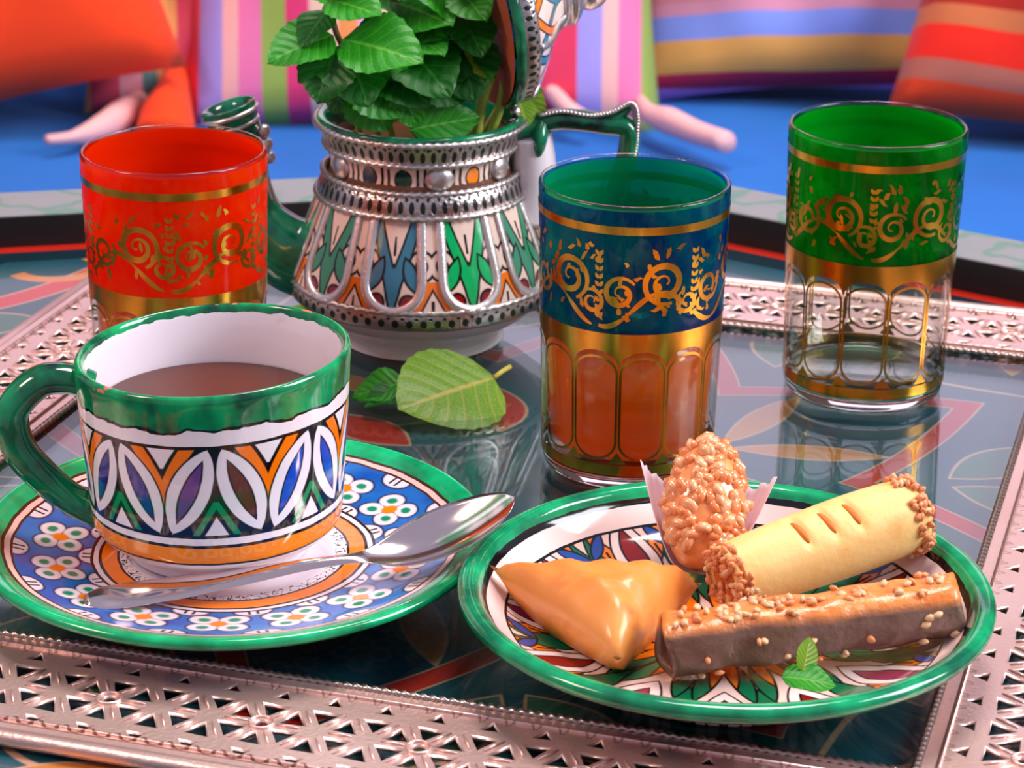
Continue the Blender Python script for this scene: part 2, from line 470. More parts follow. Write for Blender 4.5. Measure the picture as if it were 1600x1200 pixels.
# pierced frame bars
g = Graph('pierced_metal'); x, y, z = g.xyz()
n = g.noise(700, 3.0); n2 = g.noise(25, 2.0)
c = g.mix(rgb('fbdcd6'), rgb('d8aca0'), n2)
ln = ((y + .1655).abs() - .0004).ins(.0004)                   # engraved lines and scallops along both borders
sc = ((x * (1 / .0075)).fract() - .5) * .0075
sca = ((sc * sc + (y + .2035) * (y + .2035)).sqrt() - .0034).abs()
scb = ((sc * sc + (y + .1685) * (y + .1685)).sqrt() - .0034).abs()
eng = ln.max(sca.lt(.00035) * y.lt(-.2035)).max(((y + .2075).abs()).lt(.0003))
eng = eng.max(scb.lt(.0003) * y.gt(-.1685) * .6)
c = g.mix(c, rgb('7a4c3e'), eng * .8)
frame_mat = g.done(g.principled(c, .36, .8, g.bump(n * .5 - eng, .6, .0005)))
# cell of the piercing, in millimetres around an eyelet
def tri(cx, cy, size, ang):
    return [(cx + size * math.cos(ang + q * 2 * PI / 3), cy + size * math.sin(ang + q * 2 * PI / 3)) for q in range(3)]
CELL = 44.5
LA = CELL / 3; LH = LA * math.sqrt(3) / 2        # triangular lattice of straps, an eyelet on every third knot
rj = random.Random(21)
def inset(poly, d):
    cx_, cy_ = sum(p[0] for p in poly) / 3, sum(p[1] for p in poly) / 3
    f = (1 - d / (LA / (2 * math.sqrt(3)))) * rj.uniform(.94, 1.08); an = rj.uniform(-.09, .09)
    return [(cx_ + f * ((p[0] - cx_) * math.cos(an) - (p[1] - cy_) * math.sin(an)), cy_ + f * ((p[0] - cx_) * math.sin(an) + (p[1] - cy_) * math.cos(an))) for p in poly]
cell = []
for i in range(3):
    for sy in (-1, 1):
        cell.append(inset([(i * LA, 0), ((i + 1) * LA, 0), ((i + .5) * LA, sy * LH)], 1.75))
        cell.append(inset([((i + .5) * LA, sy * LH), ((i + 1.5) * LA, sy * LH), ((i + 1) * LA, 0)], 1.75))
        cell.append(tri(i * LA, sy * (LH + 3.5), 3.5, sy * PI / 2 + rj.uniform(-.1, .1)))
def curve_sheet(name, outline, holes, thick, bev):
    cu = bpy.data.curves.new(name, 'CURVE'); cu.dimensions = '2D'; cu.fill_mode = 'BOTH'
    for poly in [outline] + holes:
        sp = cu.splines.new('POLY'); sp.points.add(len(poly) - 1); sp.use_cyclic_u = True
        for pnt, (qx, qy) in zip(sp.points, poly): pnt.co = (qx, qy, 0, 1)
    cu.extrude = thick / 2; cu.bevel_depth = bev; cu.bevel_resolution = 0
    tmp = bpy.data.objects.new('tmp', cu); COL.objects.link(tmp)
    dg = bpy.context.evaluated_depsgraph_get()
    me = bpy.data.meshes.new_from_object(tmp.evaluated_get(dg))
    bpy.data.objects.remove(tmp); bpy.data.curves.remove(cu)
    return me
IN, OUT = .1615, .2115
holes = []
for i in range(-5, 6):
    cx0 = i * CELL * .001 - .0109
    for poly in cell:
        pts = [(cx0 + qx * .001, -.1870 + qy * .001) for qx, qy in poly]
        if all(abs(qx) < -qy - .004 and abs(qx) < .185 for qx, qy in pts): holes.append(pts)
    if abs(cx0) < .18: holes.append([(cx0 + .0021 * math.cos(t * PI / 5), -.1870 + .0021 * math.sin(t * PI / 5)) for t in range(10)])
bar_me = curve_sheet('frame_bar', [(-IN, -IN), (-OUT, -OUT), (OUT, -OUT), (IN, -IN)], holes, .0009, .00035)
bar_me.materials.clear(); bar_me.materials.append(frame_mat)
ridge_me = []
RJ = Join()
for i in range(-5, 6):            # raised straps between the holes, and a collar around each eyelet
    cx0 = i * CELL * .001 - .0109
    if abs(cx0) > .165: continue
    RJ.add(*tube_data([(cx0 + .0033 * math.cos(t * PI / 8), -.1870 + .0033 * math.sin(t * PI / 8), .0007) for t in range(17)], .0006, 6, .7, (0, 0, 1), False))
def on_bar(p, q): return all(abs(w[0]) < -w[1] - .006 and abs(w[0]) < .19 for w in (p, q))
for i in range(-16, 17):                      # chased ridges down the middle of the straps
    for sy in (-1, 1):
        k0 = (i * LA * .001 - .0109, -.1870)
        for dx in (-.5, .5):
            k1 = (k0[0] + dx * LA * .001, -.1870 + sy * LH * .001)
            p = [(k0[0] + (k1[0] - k0[0]) * t, k0[1] + (k1[1] - k0[1]) * t, .00075) for t in (.28, .52, .78)]
            if on_bar(p[0], p[-1]): RJ.add(*tube_data(p, [.0002, .00055, .0002], 6, .8, (0, 0, 1)))
    k0 = (i * LA * .001 - .0109, -.1870); p = [(k0[0] + LA * .001 * t, k0[1], .00075) for t in (.28, .5, .72)]
    if on_bar(p[0], p[-1]): RJ.add(*tube_data(p, [.0002, .00055, .0002], 6, .8, (0, 0, 1)))
for yy_, L_ in ((-.1660, .1640), (-.2058, .2040)):
    RJ.add(*tube_data([(-L_, yy_, .0007), (0, yy_, .0007), (L_, yy_, .0007)], .0007, 6, .7, (0, 0, 1)))
strap_o = mk('raised_strap', RJ.V, RJ.F, frame_mat)
edge_pts = lambda yy, L: [(-L + 2 * L * t / 2, yy, 0) for t in range(3)]
rope_mat = plain('twisted_silver_wire', rgb('b5a49c'), .3, 1.0)
def rope_data(p0, p1, rad, pitch, segs=8):
    p0, p1 = Vector(p0), Vector(p1); L = (p1 - p0).length; n = int(L / pitch * 4)
    d = (p1 - p0).normalized(); b = Vector((0, 0, 1)); c = d.cross(b); V, Fc = [], []
    for i in range(n + 1):
        t = i / n
        for k in range(segs):
            an = 2 * PI * k / segs; rr = rad * (1 + .28 * math.cos(2 * an - 2 * PI * L * t / pitch))
            V.append(p0 + d * (L * t) + b * (rr * math.cos(an)) + c * (rr * math.sin(an)))
    for i in range(n):
        for k in range(segs):
            k2 = (k + 1) % segs; Fc.append((i * segs + k, i * segs + k2, (i + 1) * segs + k2, (i + 1) * segs + k))
    return V, Fc
rope_o = mk('rope_trim', *rope_data((-IN, -IN + .0012, .0006), (IN, -IN + .0012, .0006), .0011, .0028), rope_mat)
bead_o = tube('edge_roll', [(-OUT, -OUT - .001, -.001), (0, -OUT - .001, -.001), (OUT, -OUT - .001, -.001)], .0026, frame_mat, None, 10)
parts_me = [(bar_me, 'frame_bar', 0), (strap_o.data, 'raised_strap', 1), (rope_o.data, 'rope_trim', 1), (bead_o.data, 'edge_roll', 1)]
for o in (strap_o, rope_o, bead_o): bpy.data.objects.remove(o)
for k in range(4):
    fb = link('frame_bar', bar_me, table, (0, 0, Z0 + .0002), (0, 0, k * PI / 2))
    for me, nm, sub in parts_me[1:]: link(nm, me, fb, (0, 0, .0003), None)

# ------------------------------------------------------------------ ceramics
# cup
CUP = (-.0876, .7135, .0100); CH = .0615
g = Graph('cup_glaze'); u, v = g.uv()
wob = (g.noise(120, 2.0) - .5)
vv = v + wob * .008
k8 = u * 8 + .86
s = (k8.fract() - .5) * 2; a = s.abs(); un = k8.floor()
px = a * 15.2 + wob * .8; t = (vv - .31) / .44; py = t * 28
col = BLACK
def stroke(col, d, w, c, out=.6, gate=None, aa=.35):
    m1 = (d - (w + out)).ins(aa); m2 = (d - w).ins(aa)
    if gate is not None: m1, m2 = m1 * gate, m2 * gate
    return g.mix(g.mix(col, BLACK, m1), c, m2)
xc = (((py - 9.0).max(0.0)) * (1 / 19)) ** 1.7 * 7.6
og = py.gt(8.0)
col = g.mix(col, WHITE, (px - (xc - 3.4)).ins(.4) * py.gt(21.5))
col = stroke(col, (px - xc).abs(), 2.1, rgb('ff7a08'), .5, og)
q = 15.2 - px; ql = (1.0 - py * (1 / 10.5)) * 6.2
col = g.mix(col, WHITE, (q - (ql - 2.6)).ins(.4) * py.lt(7.0))
col = stroke(col, (q - ql).abs(), 1.05, rgb('0a8a55'), .5, py.lt(11.0))
dl = lens(px, py, 2.1, .6, 13.2, 27.6, 5.0)
rx, ry = px - 7.65, py - 14.1
al = (rx * .3802 + ry * .9249) * (1 / 14.6); pe = (rx * -.9249 + ry * .3802).abs()
dl = pe - ((1.0 - al * al).max(0.0) ** .8) * 5.9; di = pe - (1.0 - al * al * 2.1) * 2.0
col = g.mix(col, BLACK, (dl - .6).ins(.35)); col = g.mix(col, rgb('f3e8f0'), dl.ins(.35))
col = g.mix(col, BLACK, (di - .55).ins(.35))
inner = g.ramp((un * .37 + s.gt(0) * .31).fract(), [(0, rgb('12288c')), (.3, rgb('6a3f8c')), (.55, rgb('5a2420')), (.75, rgb('1a4ac0'))])
col = g.mix(col, inner, di.ins(.35))
# the bands above and below
full = g.mix(WHITE, col, vv.gt(.305) * vv.lt(.755))
def vline(c0, lo, hi, c): return g.mix(c0, c, (vv - lo).gt(0) * (vv - hi).lt(0))
full = vline(full, .296, .312, BLACK); full = vline(full, .748, .764, BLACK)
full = vline(full, .150, .262, BLACK); full = vline(full, .162, .246, rgb('ff8a10'))
gr = green_glaze(g)
edge = .845 + (g.noise(140, 2.0) - .5) * .07
full = g.mix(full, BLACK, (v - (edge - .014)).gt(0)); full = g.mix(full, gr, (v - edge).gt(0))
edge2 = 1.055 + (g.noise(200, 2.0) - .5) * .03
full = g.mix(full, rgb('f3e6ee'), (v - edge2).gt(0))
chip = g.noise(95, 2.0)
full = g.mix(full, rgb('e07a58'), chip.gt(.645) * (v - .97).gt(0) * (v - 1.02).lt(0))
cup_mat = g.done(g.principled(full, .10, 0, g.bump(g.noise(60, 2.0), .15, .002), Coat_Weight=.3))
cup = thing('teacup', 'white ceramic teacup with green rim and leaf band, holding tea', 'cup', CUP)
def tilt(x_, y_, z_): return (x_, y_, z_ + x_ * .052 * (z_ / CH) ** .8 if z_ > 0 else z_)
R = .0388
prof = [(0, .002, 0), (.0215, .002, 0), (.0235, 0, 0), (.0262, 0, .01), (.0272, .0025, .04), (.0312, .0055, .09), (.0352, .0095, .15), (.0362, .014, .224), (.0368, .022, .352), (.0374, .032, .512), (.0381, .043, .688), (.0386, .053, .848), (.0390, .0595, .952), (.0388, .0618, .985), (.0378, .0626, 1.01), (.0367, .0616, 1.035), (.0360, .058, 1.09), (.0352, .048, 1.25), (.0345, .034, 1.5), (.0335, .018, 1.75), (.028, .0085, 1.9), (.012, .006, 2.0), (0, .006, 2.0)]
prof = [(a_ * 1.035, b_, c_) for a_, b_, c_ in prof]
lathe('cup_body', smooth_profile(prof, 4), cup_mat, cup, 128, tilt)
g = Graph('green_handle_glaze'); hm = green_glaze(g, '012f26', '05995f')
hm = g.mix(hm, rgb('3a1a16'), (g.noise(80, 2.0) - .62) * 6)
handle_mat = g.done(g.principled(hm, .1, 0, g.bump(g.noise(90), .2, .002), Coat_Weight=.3))
hp = spline([(-.036, .001, .0500), (-.043, .0, .0525), (-.0515, -.001, .0515), (-.0592, -.003, .0430), (-.0578, -.004, .0320), (-.0510, -.004, .0230), (-.0440, -.004, .0165), (-.0345, -.004, .0105)], 6)
tube('handle', hp, [.0052 + .0012 * math.sin(i / len(hp) * PI) for i in range(len(hp))], handle_mat, cup, 14, .8)
g = Graph('mint_tea_in_cup'); tc_ = g.mix(rgb('6a3212'), rgb('3a1608'), g.noise(40))
tea_cup_mat = g.done(g.principled(g.mix(rgb('682a0a'), rgb('4c1a05'), g.noise(30)), .05, 0, None, IOR=1.10))
TEAZ = .0450
t_o = lathe('tea', [(0, .0075), (.012, .0075), (.0265, .0105), (.0325, .020), (.0337, .034), (.0346, TEAZ), (.0, TEAZ)], tea_cup_mat, None, 64, loc=CUP)
tag(t_o, 'brown mint tea half filling the green rimmed cup', 'tea')

# saucer
SAU = (-.0826, .7088, 0); SR = .0760
def polar(g):
    x, y, z = g.xyz(); return (x * x + y * y).sqrt(), g.atan2(y, x), z
g = Graph('saucer_glaze'); r, th, z = polar(g)
rn = r * (1 / SR) + (g.noise(120, 2.0) - .5) * .012
col = g.mix(rgb('0b47a8'), rgb('2f86cf'), (g.noise(45, 4.0) - .3) * 2.2)
NF = 15
f_ = th * (NF / (2 * PI)) + .2
fr = (f_.fract() - .5); lx = fr * rn * (2 * PI / NF); ly = rn - .695
ax_, ay_ = lx.abs(), ly.abs()
dp = ((ax_ - .056) * (ax_ - .056) * .8 + (ay_ - .046) * (ay_ - .046) * 1.15).sqrt()
PW = rgb('f2dfe6')
col = g.mix(col, rgb('12143a'), (dp - .058).ins(.01)); col = g.mix(col, PW, (dp - .049).ins(.01))
col = g.mix(col, rgb('0a8f68'), (dp - .022).ins(.01))
d0 = (lx * lx + ly * ly).sqrt()
col = g.mix(col, rgb('ff8410'), (d0 - .032).ins(.01))
fh = ((f_ + .5).fract() - .5); hx = fh * rn * (2 * PI / NF)
for cen in (.850, .555):
    hy = rn - cen; dh = (hx * hx * .8 + hy * hy * 1.6).sqrt()
    col = g.mix(col, rgb('12143a'), (dh - .072).ins(.01)); col = g.mix(col, PW, (dh - .062).ins(.01))
    col = g.mix(col, rgb('2a2430'), ((hx.abs() - .016).abs() - .006).ins(.006) * (dh - .05).lt(0))
def rband(col, lo, hi, c): return g.mix(col, c, (rn - lo).gt(0) * (rn - hi).lt(0))
col = rband(col, .855, .90, rgb('4a2a1c')); col = rband(col, .865, .887, rgb('f0c4bc'))
col = g.mix(col, green_glaze(g, '047a48', '0fc27c'), (rn - .90).gt(0))
sq = (g.noise(420, 1.0) - .5).abs().lt(.022)
inn = g.mix(rgb('efe2e8'), rgb('1a1418'), sq * (rn - .40).gt(0))
col = g.mix(col, inn, (rn - .47).lt(0))
col = rband(col, .445, .560, rgb('2a1814')); col = rband(col, .455, .515, rgb('ff8208')); col = rband(col, .528, .548, PW)
col = g.mix(col, rgb('e6d6d8'), z.lt(.0140) * (rn - .96).gt(0))
sauc_mat = g.done(g.principled(col, .1, 0, g.bump(g.noise(60), .15, .002), Coat_Weight=.3))
sp = [(0, .004), (.026, .004), (.028, .0), (.034, .0), (.036, .003), (.055, .0070), (.0695, .0118), (.0745, .0143), (.0760, .0156), (.0758, .0170), (.0744, .0177), (.0715, .0170), (.067, .0150), (.058, .0124), (.047, .0106), (.042, .0099), (.034, .0096), (.0, .0095)]
def no_under(p): return p
so = lathe('saucer', smooth_profile([(a_, b_, b_) for a_, b_ in sp], 4), sauc_mat, None, 144, loc=SAU)
tag(so, 'round saucer with green rim and blue flower pattern under the teacup', 'saucer')

# pastry plate
PLA = (.0607, .6630, 0); PR = .0752
g = Graph('plate_glaze'); r, th, z = polar(g)
rn = r * (1 / PR) + (g.noise(110, 2.0) - .5) * .012
NP = 12
f_ = th * (NP / (2 * PI)) + .62
s = (f_.fract() - .5) * 2; un = f_.floor(); a = s.abs()
px = a * rn * (PI / NP) * 100; py = (rn - .1) * 100      # both in hundredths of the radius
sg = s * rn * (PI / NP) * 100
col = g.mix(rgb('f0cdbe'), rgb('e8c4bc'), g.noise(60))
def shape(col, d, c, out=1.0, aa=.6):
    return g.mix(g.mix(col, BLACK, (d - out).ins(aa)), c, d.ins(aa))
GR, OR_, RD, PU = rgb('0a6a44'), rgb('f07a14'), rgb('8a1418'), rgb('5a2a78')
col = shape(col, lens(px, py, 17.5, 74, 13, 34, 3.4), GR)
col = shape(col, lens(px, py, 16.5, 74, 4, 50, 2.6), OR_)
col = shape(col, lens(px, py, 2, 14, 11, 46, 3.2), GR)
col = shape(col, lens(px, py, 0, 4, 4.5, 34, 2.2), OR_)
col = shape(col, lens(px, py, 10, 72, 18, 62, 2.2), rgb('2a4a9a'))
d1 = lens(px, py, 0, 38, 0, 78, 8.6); col = shape(col, d1, rgb('f0d8d4'))
d2 = lens(px, py, 0, 45, 0, 72, 4.0)
redpur = g.ramp((un * .29).fract(), [(0, RD), (.6, rgb('8a2050')), (.85, PU)])
col = shape(col, d2, redpur)
col = g.mix(col, BLACK, ((px - 11).abs() - .6).ins(.6) * (py - 56).gt(0) * (py - 64).lt(0))
col = g.mix(col, BLACK, (rn - .815).gt(0)); col = g.mix(col, rgb('efd2cc'), (rn - .825).gt(0))
col = g.mix(col, BLACK, (rn - .893).gt(0))
col = g.mix(col, green_glaze(g, '035c40', '0bb070'), (rn - .912).gt(0))
col = g.mix(col, rgb('d8b4b0'), z.lt(.0188) * (rn - .97).gt(0))
plate_mat = g.done(g.principled(col, .1, 0, g.bump(g.noise(60), .15, .002), Coat_Weight=.3))
sp = [(0, .003), (.034, .003), (.036, .0), (.042, .0), (.044, .004), (.060, .0105), (.0715, .0170), (.0745, .0188), (.0754, .0205), (.0748, .0222), (.0728, .0230), (.0700, .0222), (.0675, .0188), (.060, .0125), (.050, .0088), (.040, .0072), (.0, .0066)]
po = lathe('pastry_plate', smooth_profile([(a_, b_, b_) for a_, b_ in sp], 4), plate_mat, None, 144, loc=PLA)
tag(po, 'round green rimmed plate painted with leaves, carrying four pastries', 'plate')

# ------------------------------------------------------------------ spoon
def spoon_mesh():
    # along s (m) from handle end to bowl tip; half width, centre height, bowl depth
    S = [0, .004, .012, .03, .05, .066, .078, .084, .090, .096, .104, .112, .119, .124, .1265]
    Wd = [.0020, .0046, .0056, .0050, .0036, .0026, .0023, .0036, .0072, .0098, .0112, .0106, .0082, .0048, .0008]
    Zc = [.0, .0002, .0006, .0020, .0042, .0062, .0070, .0074, .0084, .0104, .0136, .0170, .0204, .0230, .0243]
    Dp = [-.0003, -.0006, -.0008, -.0010, -.0012, -.0012, -.0008, .0004, .0018, .0034, .0044, .0040, .0026, .0010, .0]
    st = np.linspace(0, 1, 70) ** 1.0 * S[-1]
    st = np.unique(np.concatenate([st, np.linspace(.118, S[-1], 14)]))
    V, Fc = [], []; nx = 16
    def cr(A):
        pr_ = np.array(smooth_profile(list(zip(S, A, A)), 8)); return np.interp(st, pr_[:, 0], pr_[:, 1])
    W_, Z_, D_ = cr(Wd), cr(Zc), cr(Dp)
    th_ = .00085
    for side in (0, 1):
        for i, q in enumerate(st):
            for j in range(nx + 1):
                e = -1 + 2 * j / nx
                zz = Z_[i] - D_[i] * (1 - e * e)
                edge = 1 - (abs(e) ** 4) * .8
                V.append((q, e * W_[i], zz - (th_ * edge if side else 0)))
    n1 = nx + 1; N = len(st) * n1
    for i in range(len(st) - 1):
        for j in range(nx):
            f = (i * n1 + j, (i + 1) * n1 + j, (i + 1) * n1 + j + 1, i * n1 + j + 1)
            Fc.append(f); Fc.append(tuple(N + k for k in f[::-1]))
        for j in (0, nx):
            f = (i * n1 + j, (i + 1) * n1 + j, N + (i + 1) * n1 + j, N + i * n1 + j)
            Fc.append(f if j else f[::-1])
    for i in (0, len(st) - 1):
        for j in range(nx):
            f = (i * n1 + j, i * n1 + j + 1, N + i * n1 + j + 1, N + i * n1 + j); Fc.append(f if i else f[::-1])
    return V, Fc
p_end, p_tip = on(131, 938, .0128), on(797, 760, .0372)
sv = p_tip - p_end
spo = mk('teaspoon', *spoon_mesh(), silver_smooth)
scl = Vector((sv.x, sv.y)).length / .1265
spo.location = p_end; spo.scale = (scl, scl, scl)
spo.rotation_euler = (math.radians(14), 0.0, math.atan2(sv.y, sv.x))
tag(spo, 'polished silver teaspoon resting across the blue flowered saucer', 'spoon')

# ------------------------------------------------------------------ tea glasses
GH, GT, GB = .0971, .0310, .0285
def gr_(z_): return GB + (GT - GB) * (z_ / GH)
def ribbon(J, pts, w, rad_off, closed=False):
    """flat strip following (arc, z) points wrapped round the glass"""
    n = len(pts); P = np.array(pts, float)
    if not hasattr(w, '__len__'): w = [w] * n
    o = len(J.V)
    for i in range(n):
        p0 = P[(i - 1) % n if closed else max(i - 1, 0)]; p1 = P[(i + 1) % n if closed else min(i + 1, n - 1)]
        d = p1 - p0; d /= (np.linalg.norm(d) + 1e-12); nn = np.array([-d[1], d[0]])
        for sgn in (-1, 1):
            q = P[i] + nn * sgn * w[i]
            rr = gr_(q[1]) + rad_off; an = q[0] / GT
            J.V.append((rr * math.cos(an), rr * math.sin(an), q[1]))
    for i in range(n if closed else n - 1):
        a_, b_ = o + 2 * i, o + 2 * ((i + 1) % n)
        J.F.append((a_, a_ + 1, b_ + 1, b_))
def scrolls(J, seed, a0):
    rd = random.Random(seed)
    UN = 6; L = 2 * PI * GT / UN
    for k in range(UN):
        c = a0 + k * L
        def sp_(cx, cz, R0, turns, dirn, start, w0=.0009):
            N = 44; pts = []; ws = []
            for i in range(N):
                t = i / (N - 1); rr = R0 * (1 - t) ** .8 + .0006
                an = start + dirn * turns * 2 * PI * t
                pts.append((cx + rr * math.cos(an), cz + rr * math.sin(an))); ws.append(w0 * (.35 + .75 * math.sin(PI * min(1, t * 1.15 + .08))))
            ribbon(J, pts, ws, .00025)
            return pts
        flip = 1 if k % 2 else -1
        sp_(c + .006, .0725, .0068, 1.9, flip, -1.2, .0010)
        sp_(c - .0085, .0690, .0050, 1.6, -flip, .6, .0008)
        sp_(c + .0145, .0655, .0036, 1.4, -flip, 2.2, .0007)
        # stems joining the scrolls
        st = [(c + .0145 - .030 * t, .0635 + .006 * math.sin(t * 5 + k)) for t in np.linspace(0, 1, 24)]
        ribbon(J, st, [.0003 + .0006 * abs(math.sin(t * 9)) for t in np.linspace(0, 1, 24)], .00025)
        # leaf flecks
        for q in range(30):
            qa = c + rd.uniform(-.016, .016); qz = rd.uniform(.0600, .0845); an = rd.uniform(0, PI); ln = rd.uniform(.0009, .0022)
            pts = [(qa + ln * t * math.cos(an) , qz + ln * t * math.sin(an) + .0004 * math.sin(3 * t)) for t in (-1, -.4, .3, 1)]
            ribbon(J, pts, [.00005, rd.uniform(.0004, .0009), rd.uniform(.0004, .0008), .00005], .00025)
        # tall plume
        for q in range(9):
            qz = .0605 + q * .0026
            for sgn in (-1, 1):
                pts = [(c - .0155 + sgn * (.0002 + .0011 * t), qz + .0018 * t) for t in (0, .5, 1)]
                ribbon(J, pts, [.0003, .0007, .0001], .00025)
NARCH = 12
def arches(J):
    L = 2 * PI * GT / NARCH; h = L / 2
    for k in range(NARCH):
        c = k * L
        # solid gold above the arches
        N = 14; o = len(J.V)
        for i in range(N + 1):
            e = -1 + 2 * i / N
            zl = .0435 + (h - .0002) * math.sqrt(max(0, 1 - e * e)) * .72
            for zz in (zl, .0552):
                rr = gr_(zz) + .0002; an = (c + e * h) / GT
                J.V.append((rr * math.cos(an), rr * math.sin(an), zz))
        for i in range(N): J.F.append((o + 2 * i, o + 2 * i + 2, o + 2 * i + 3, o + 2 * i + 1))
        hw = h - .0006; pts = []
        for i in range(13): e = PI * i / 12; pts.append((c + hw * math.cos(e), .0412 + hw * math.sin(e) * .78))
        for i in range(13): e = PI + PI * i / 12; pts.append((c + hw * math.cos(e), .0175 + hw * math.sin(e) * .8))
        ribbon(J, pts, .00042, .0002, True)
        # little gold spandrel below
        o = len(J.V)
        for (da, zz) in ((-.0032, .0101), (.0032, .0101), (0, .0140)):
            rr = gr_(zz) + .0002; an = (c + h + da) / GT; J.V.append((rr * math.cos(an), rr * math.sin(an), zz))
        J.F.append((o, o + 1, o + 2))
def ring_data(z0, z1, off, segs=96):
    V, F_, _ = lathe_data([(gr_(z0) + off, z0), (gr_(z1) + off, z1)], segs); return V, F_
def tea_glass(label, loc, rotz, outer, inner, seed, base_tint):
    t = thing('tea_glass', label, 'glass', loc, rotz, 'gold patterned tea glasses')
    # clear body: outer wall up to the coloured part, inner wall, thick foot
    w = .0016
    lathe('glass_body', [(gr_(.0045), .0045), (gr_(.0552), .0552), (gr_(.097), .097), (GT - .0003, .0976), (GT - w + .0003, .0976), (GT - w, .097), (gr_(.0552) - w, .0552), (gr_(.0075) - w - .0004, .0085), (gr_(.0075) - w - .003, .0070), (0, .0066)], clear_glass, t, 96)
    lathe('glass_foot', [(0, .0008), (.020, .0008), (.0235, .0), (.0268, .0), (.0280, .0015), (gr_(.0045) - .0001, .0043), (gr_(.0045) - .002, .0060), (0, .0062)], thick_glass, t, 96)
    lathe('coloured_band', [(gr_(.0550) + .0001, .0550), (gr_(.075) + .0001, .075), (gr_(.0955) + .0001, .0962)], outer, t, 96)
    lathe('inner_tint', [(gr_(.0550) - w - .0002, .0550), (gr_(.075) - w - .0002, .075), (gr_(.0955) - w - .0002, .0962)], inner, t, 96)
    J = Join(); J.add(*ring_data(.0885, .0912, .00025)); mk('gold_ring', J.V, J.F, gold, t)
    J = Join(); J.add(*ring_data(.0058, .0096, .0002)); mk('gold_ring', J.V, J.F, gold, t)
    J = Join(); scrolls(J, seed, -.0485); mk('gold_scrolls', J.V, J.F, gold, t)
    J = Join(); arches(J); mk('gold_arches', J.V, J.F, gold, t)
    return t
teal_out = thin_glass('deep_blue_tint', (0.02, 0.24, 0.50, 1), rgb('0432a0'), .32, vary=rgb('069aa8'))
teal_in = thin_glass('sea_green_tint', (0.05, 0.75, 0.45, 1), rgb('08c070'), .50)
grn_out = thin_glass('deep_green_tint', (0.01, 0.50, 0.05, 1), rgb('04581c'), .28, vary=rgb('0ac830'))
grn_in = thin_glass('bright_green_tint', (0.05, 0.75, 0.08, 1), rgb('08c828'), .50)
red_out = thin_glass('vermilion_tint', (1.0, 0.12, 0.01, 1), rgb('ff2a02'), .70, vary=rgb('ff5008'))
red_in = thin_glass('vermilion_tint_inside', (1.0, 0.18, 0.02, 1), rgb('ff3a06'), .60)
GL = {'blue': (.0388, .8060, 0), 'green': (.1262, .8767, 0), 'red': (-.1135, .8356, 0)}
tea_glass('tea glass with dark blue band and gold scrolls, holding amber tea', GL['blue'], .10, teal_out, teal_in, 3, 1)
tea_glass('empty tea glass with bright green band and clear arched base', GL['green'], .36, grn_out, grn_in, 5, 1)
tea_glass('tea glass with vermilion orange band behind the teacup', GL['red'], .55, red_out, red_in, 8, 1)
g = Graph('amber_tea')
tr = g.node('ShaderNodeBsdfTransparent'); tr.inputs[0].default_value = (1.0, .42, .04, 1)
df = g.node('ShaderNodeBsdfDiffuse'); tl = g.node('ShaderNodeBsdfTranslucent')
for q in (df, tl): q.inputs[0].default_value = rgb('ff8a0c')
gl_ = g.node('ShaderNodeBsdfGlossy'); gl_.inputs['Roughness'].default_value = .02
sh = g.addmix(tr.outputs[0], g.addmix(df.outputs[0], tl.outputs[0], .5), .65)
amber = g.done(g.addmix(sh, gl_.outputs[0], .04))
for nm, lev, lb in (('blue', .0570, 'amber tea filling the lower half of the blue banded glass'), ('red', .0550, 'amber tea inside the vermilion banded glass')):
    o = lathe('tea', [(0, .0092), (.0235, .0092), (gr_(.01) - .0026, .0115), (gr_(lev) - .0022, lev), (0, lev)], amber, None, 64, loc=GL[nm])
    tag(o, lb, 'tea')

# ------------------------------------------------------------------ teapot
POT = Vector((-.0345, .9260, 0))
pot = thing('teapot', 'painted ceramic teapot with silver bands, open lid and mint inside', 'teapot', POT)
bel = smooth_profile([(.0470, .0185, -.06), (.0484, .0215, 0), (.0483, .0250, .08), (.0468, .0320, .28), (.0440, .0400, .50), (.0405, .0490, .74), (.0375, .0565, .94), (.0362, .0590, 1.0)], 5)
bel_pts = [(p[0], p[1]) for p in bel]
def belr(z_): return float(np.interp(z_, [p[1] for p in bel_pts], [p[0] for p in bel_pts]))
g = Graph('teapot_glaze'); u, v = g.uv()
wob = g.noise(130, 2.0) - .5
NPT = 10; POFF = .30
k_ = u * NPT + POFF; s = (k_.fract() - .5) * 2; a = s.abs(); un = k_.floor()
px = a * 14.0 + wob * .8; py = v * 34 + wob * .8
CRM = rgb('efcfc0')
col = CRM
hue = g.ramp((un * .34).fract(), [(0, rgb('3f8a6a')), (.25, rgb('3a7a96')), (.5, rgb('0fae62')), (.75, rgb('5d6470'))])
def pshape(col, d, c, out=.95, aa=.4, gate=None):
    m1, m2 = (d - out).ins(aa), d.ins(aa)
    if gate is not None: m1, m2 = m1 * gate, m2 * gate
    return g.mix(g.mix(col, BLACK, m1), c, m2)
ring = ((px - 10.2) * (px - 10.2) + (py - 18) * (py - 18)).sqrt()
col = pshape(col, (ring - 3.4).abs() - .9, CRM)
spear = px - ((py - 1.5) * .23).min((17.5 - py) * .7)
col = pshape(col, spear, hue)
xa = (py - 11.0) * .40
col = pshape(col, (px - xa).abs() - (2.3 - py * .02), hue, gate=py.gt(11.0))
lobe = lens(px, py, 4.2, 20, 8.6, 10, 2.0)
col = pshape(col, lobe, hue)
col = g.mix(col, hue, spear.ins(.4))
col = g.mix(col, BLACK, (px - .45).ins(.3) * py.gt(21.0) * py.lt(27.0))
dot = ((px - 5.6) * (px - 5.6) + (py - 6.2) * (py - 6.2)).sqrt() - 2.3
col = pshape(col, dot, rgb('8f1212'))
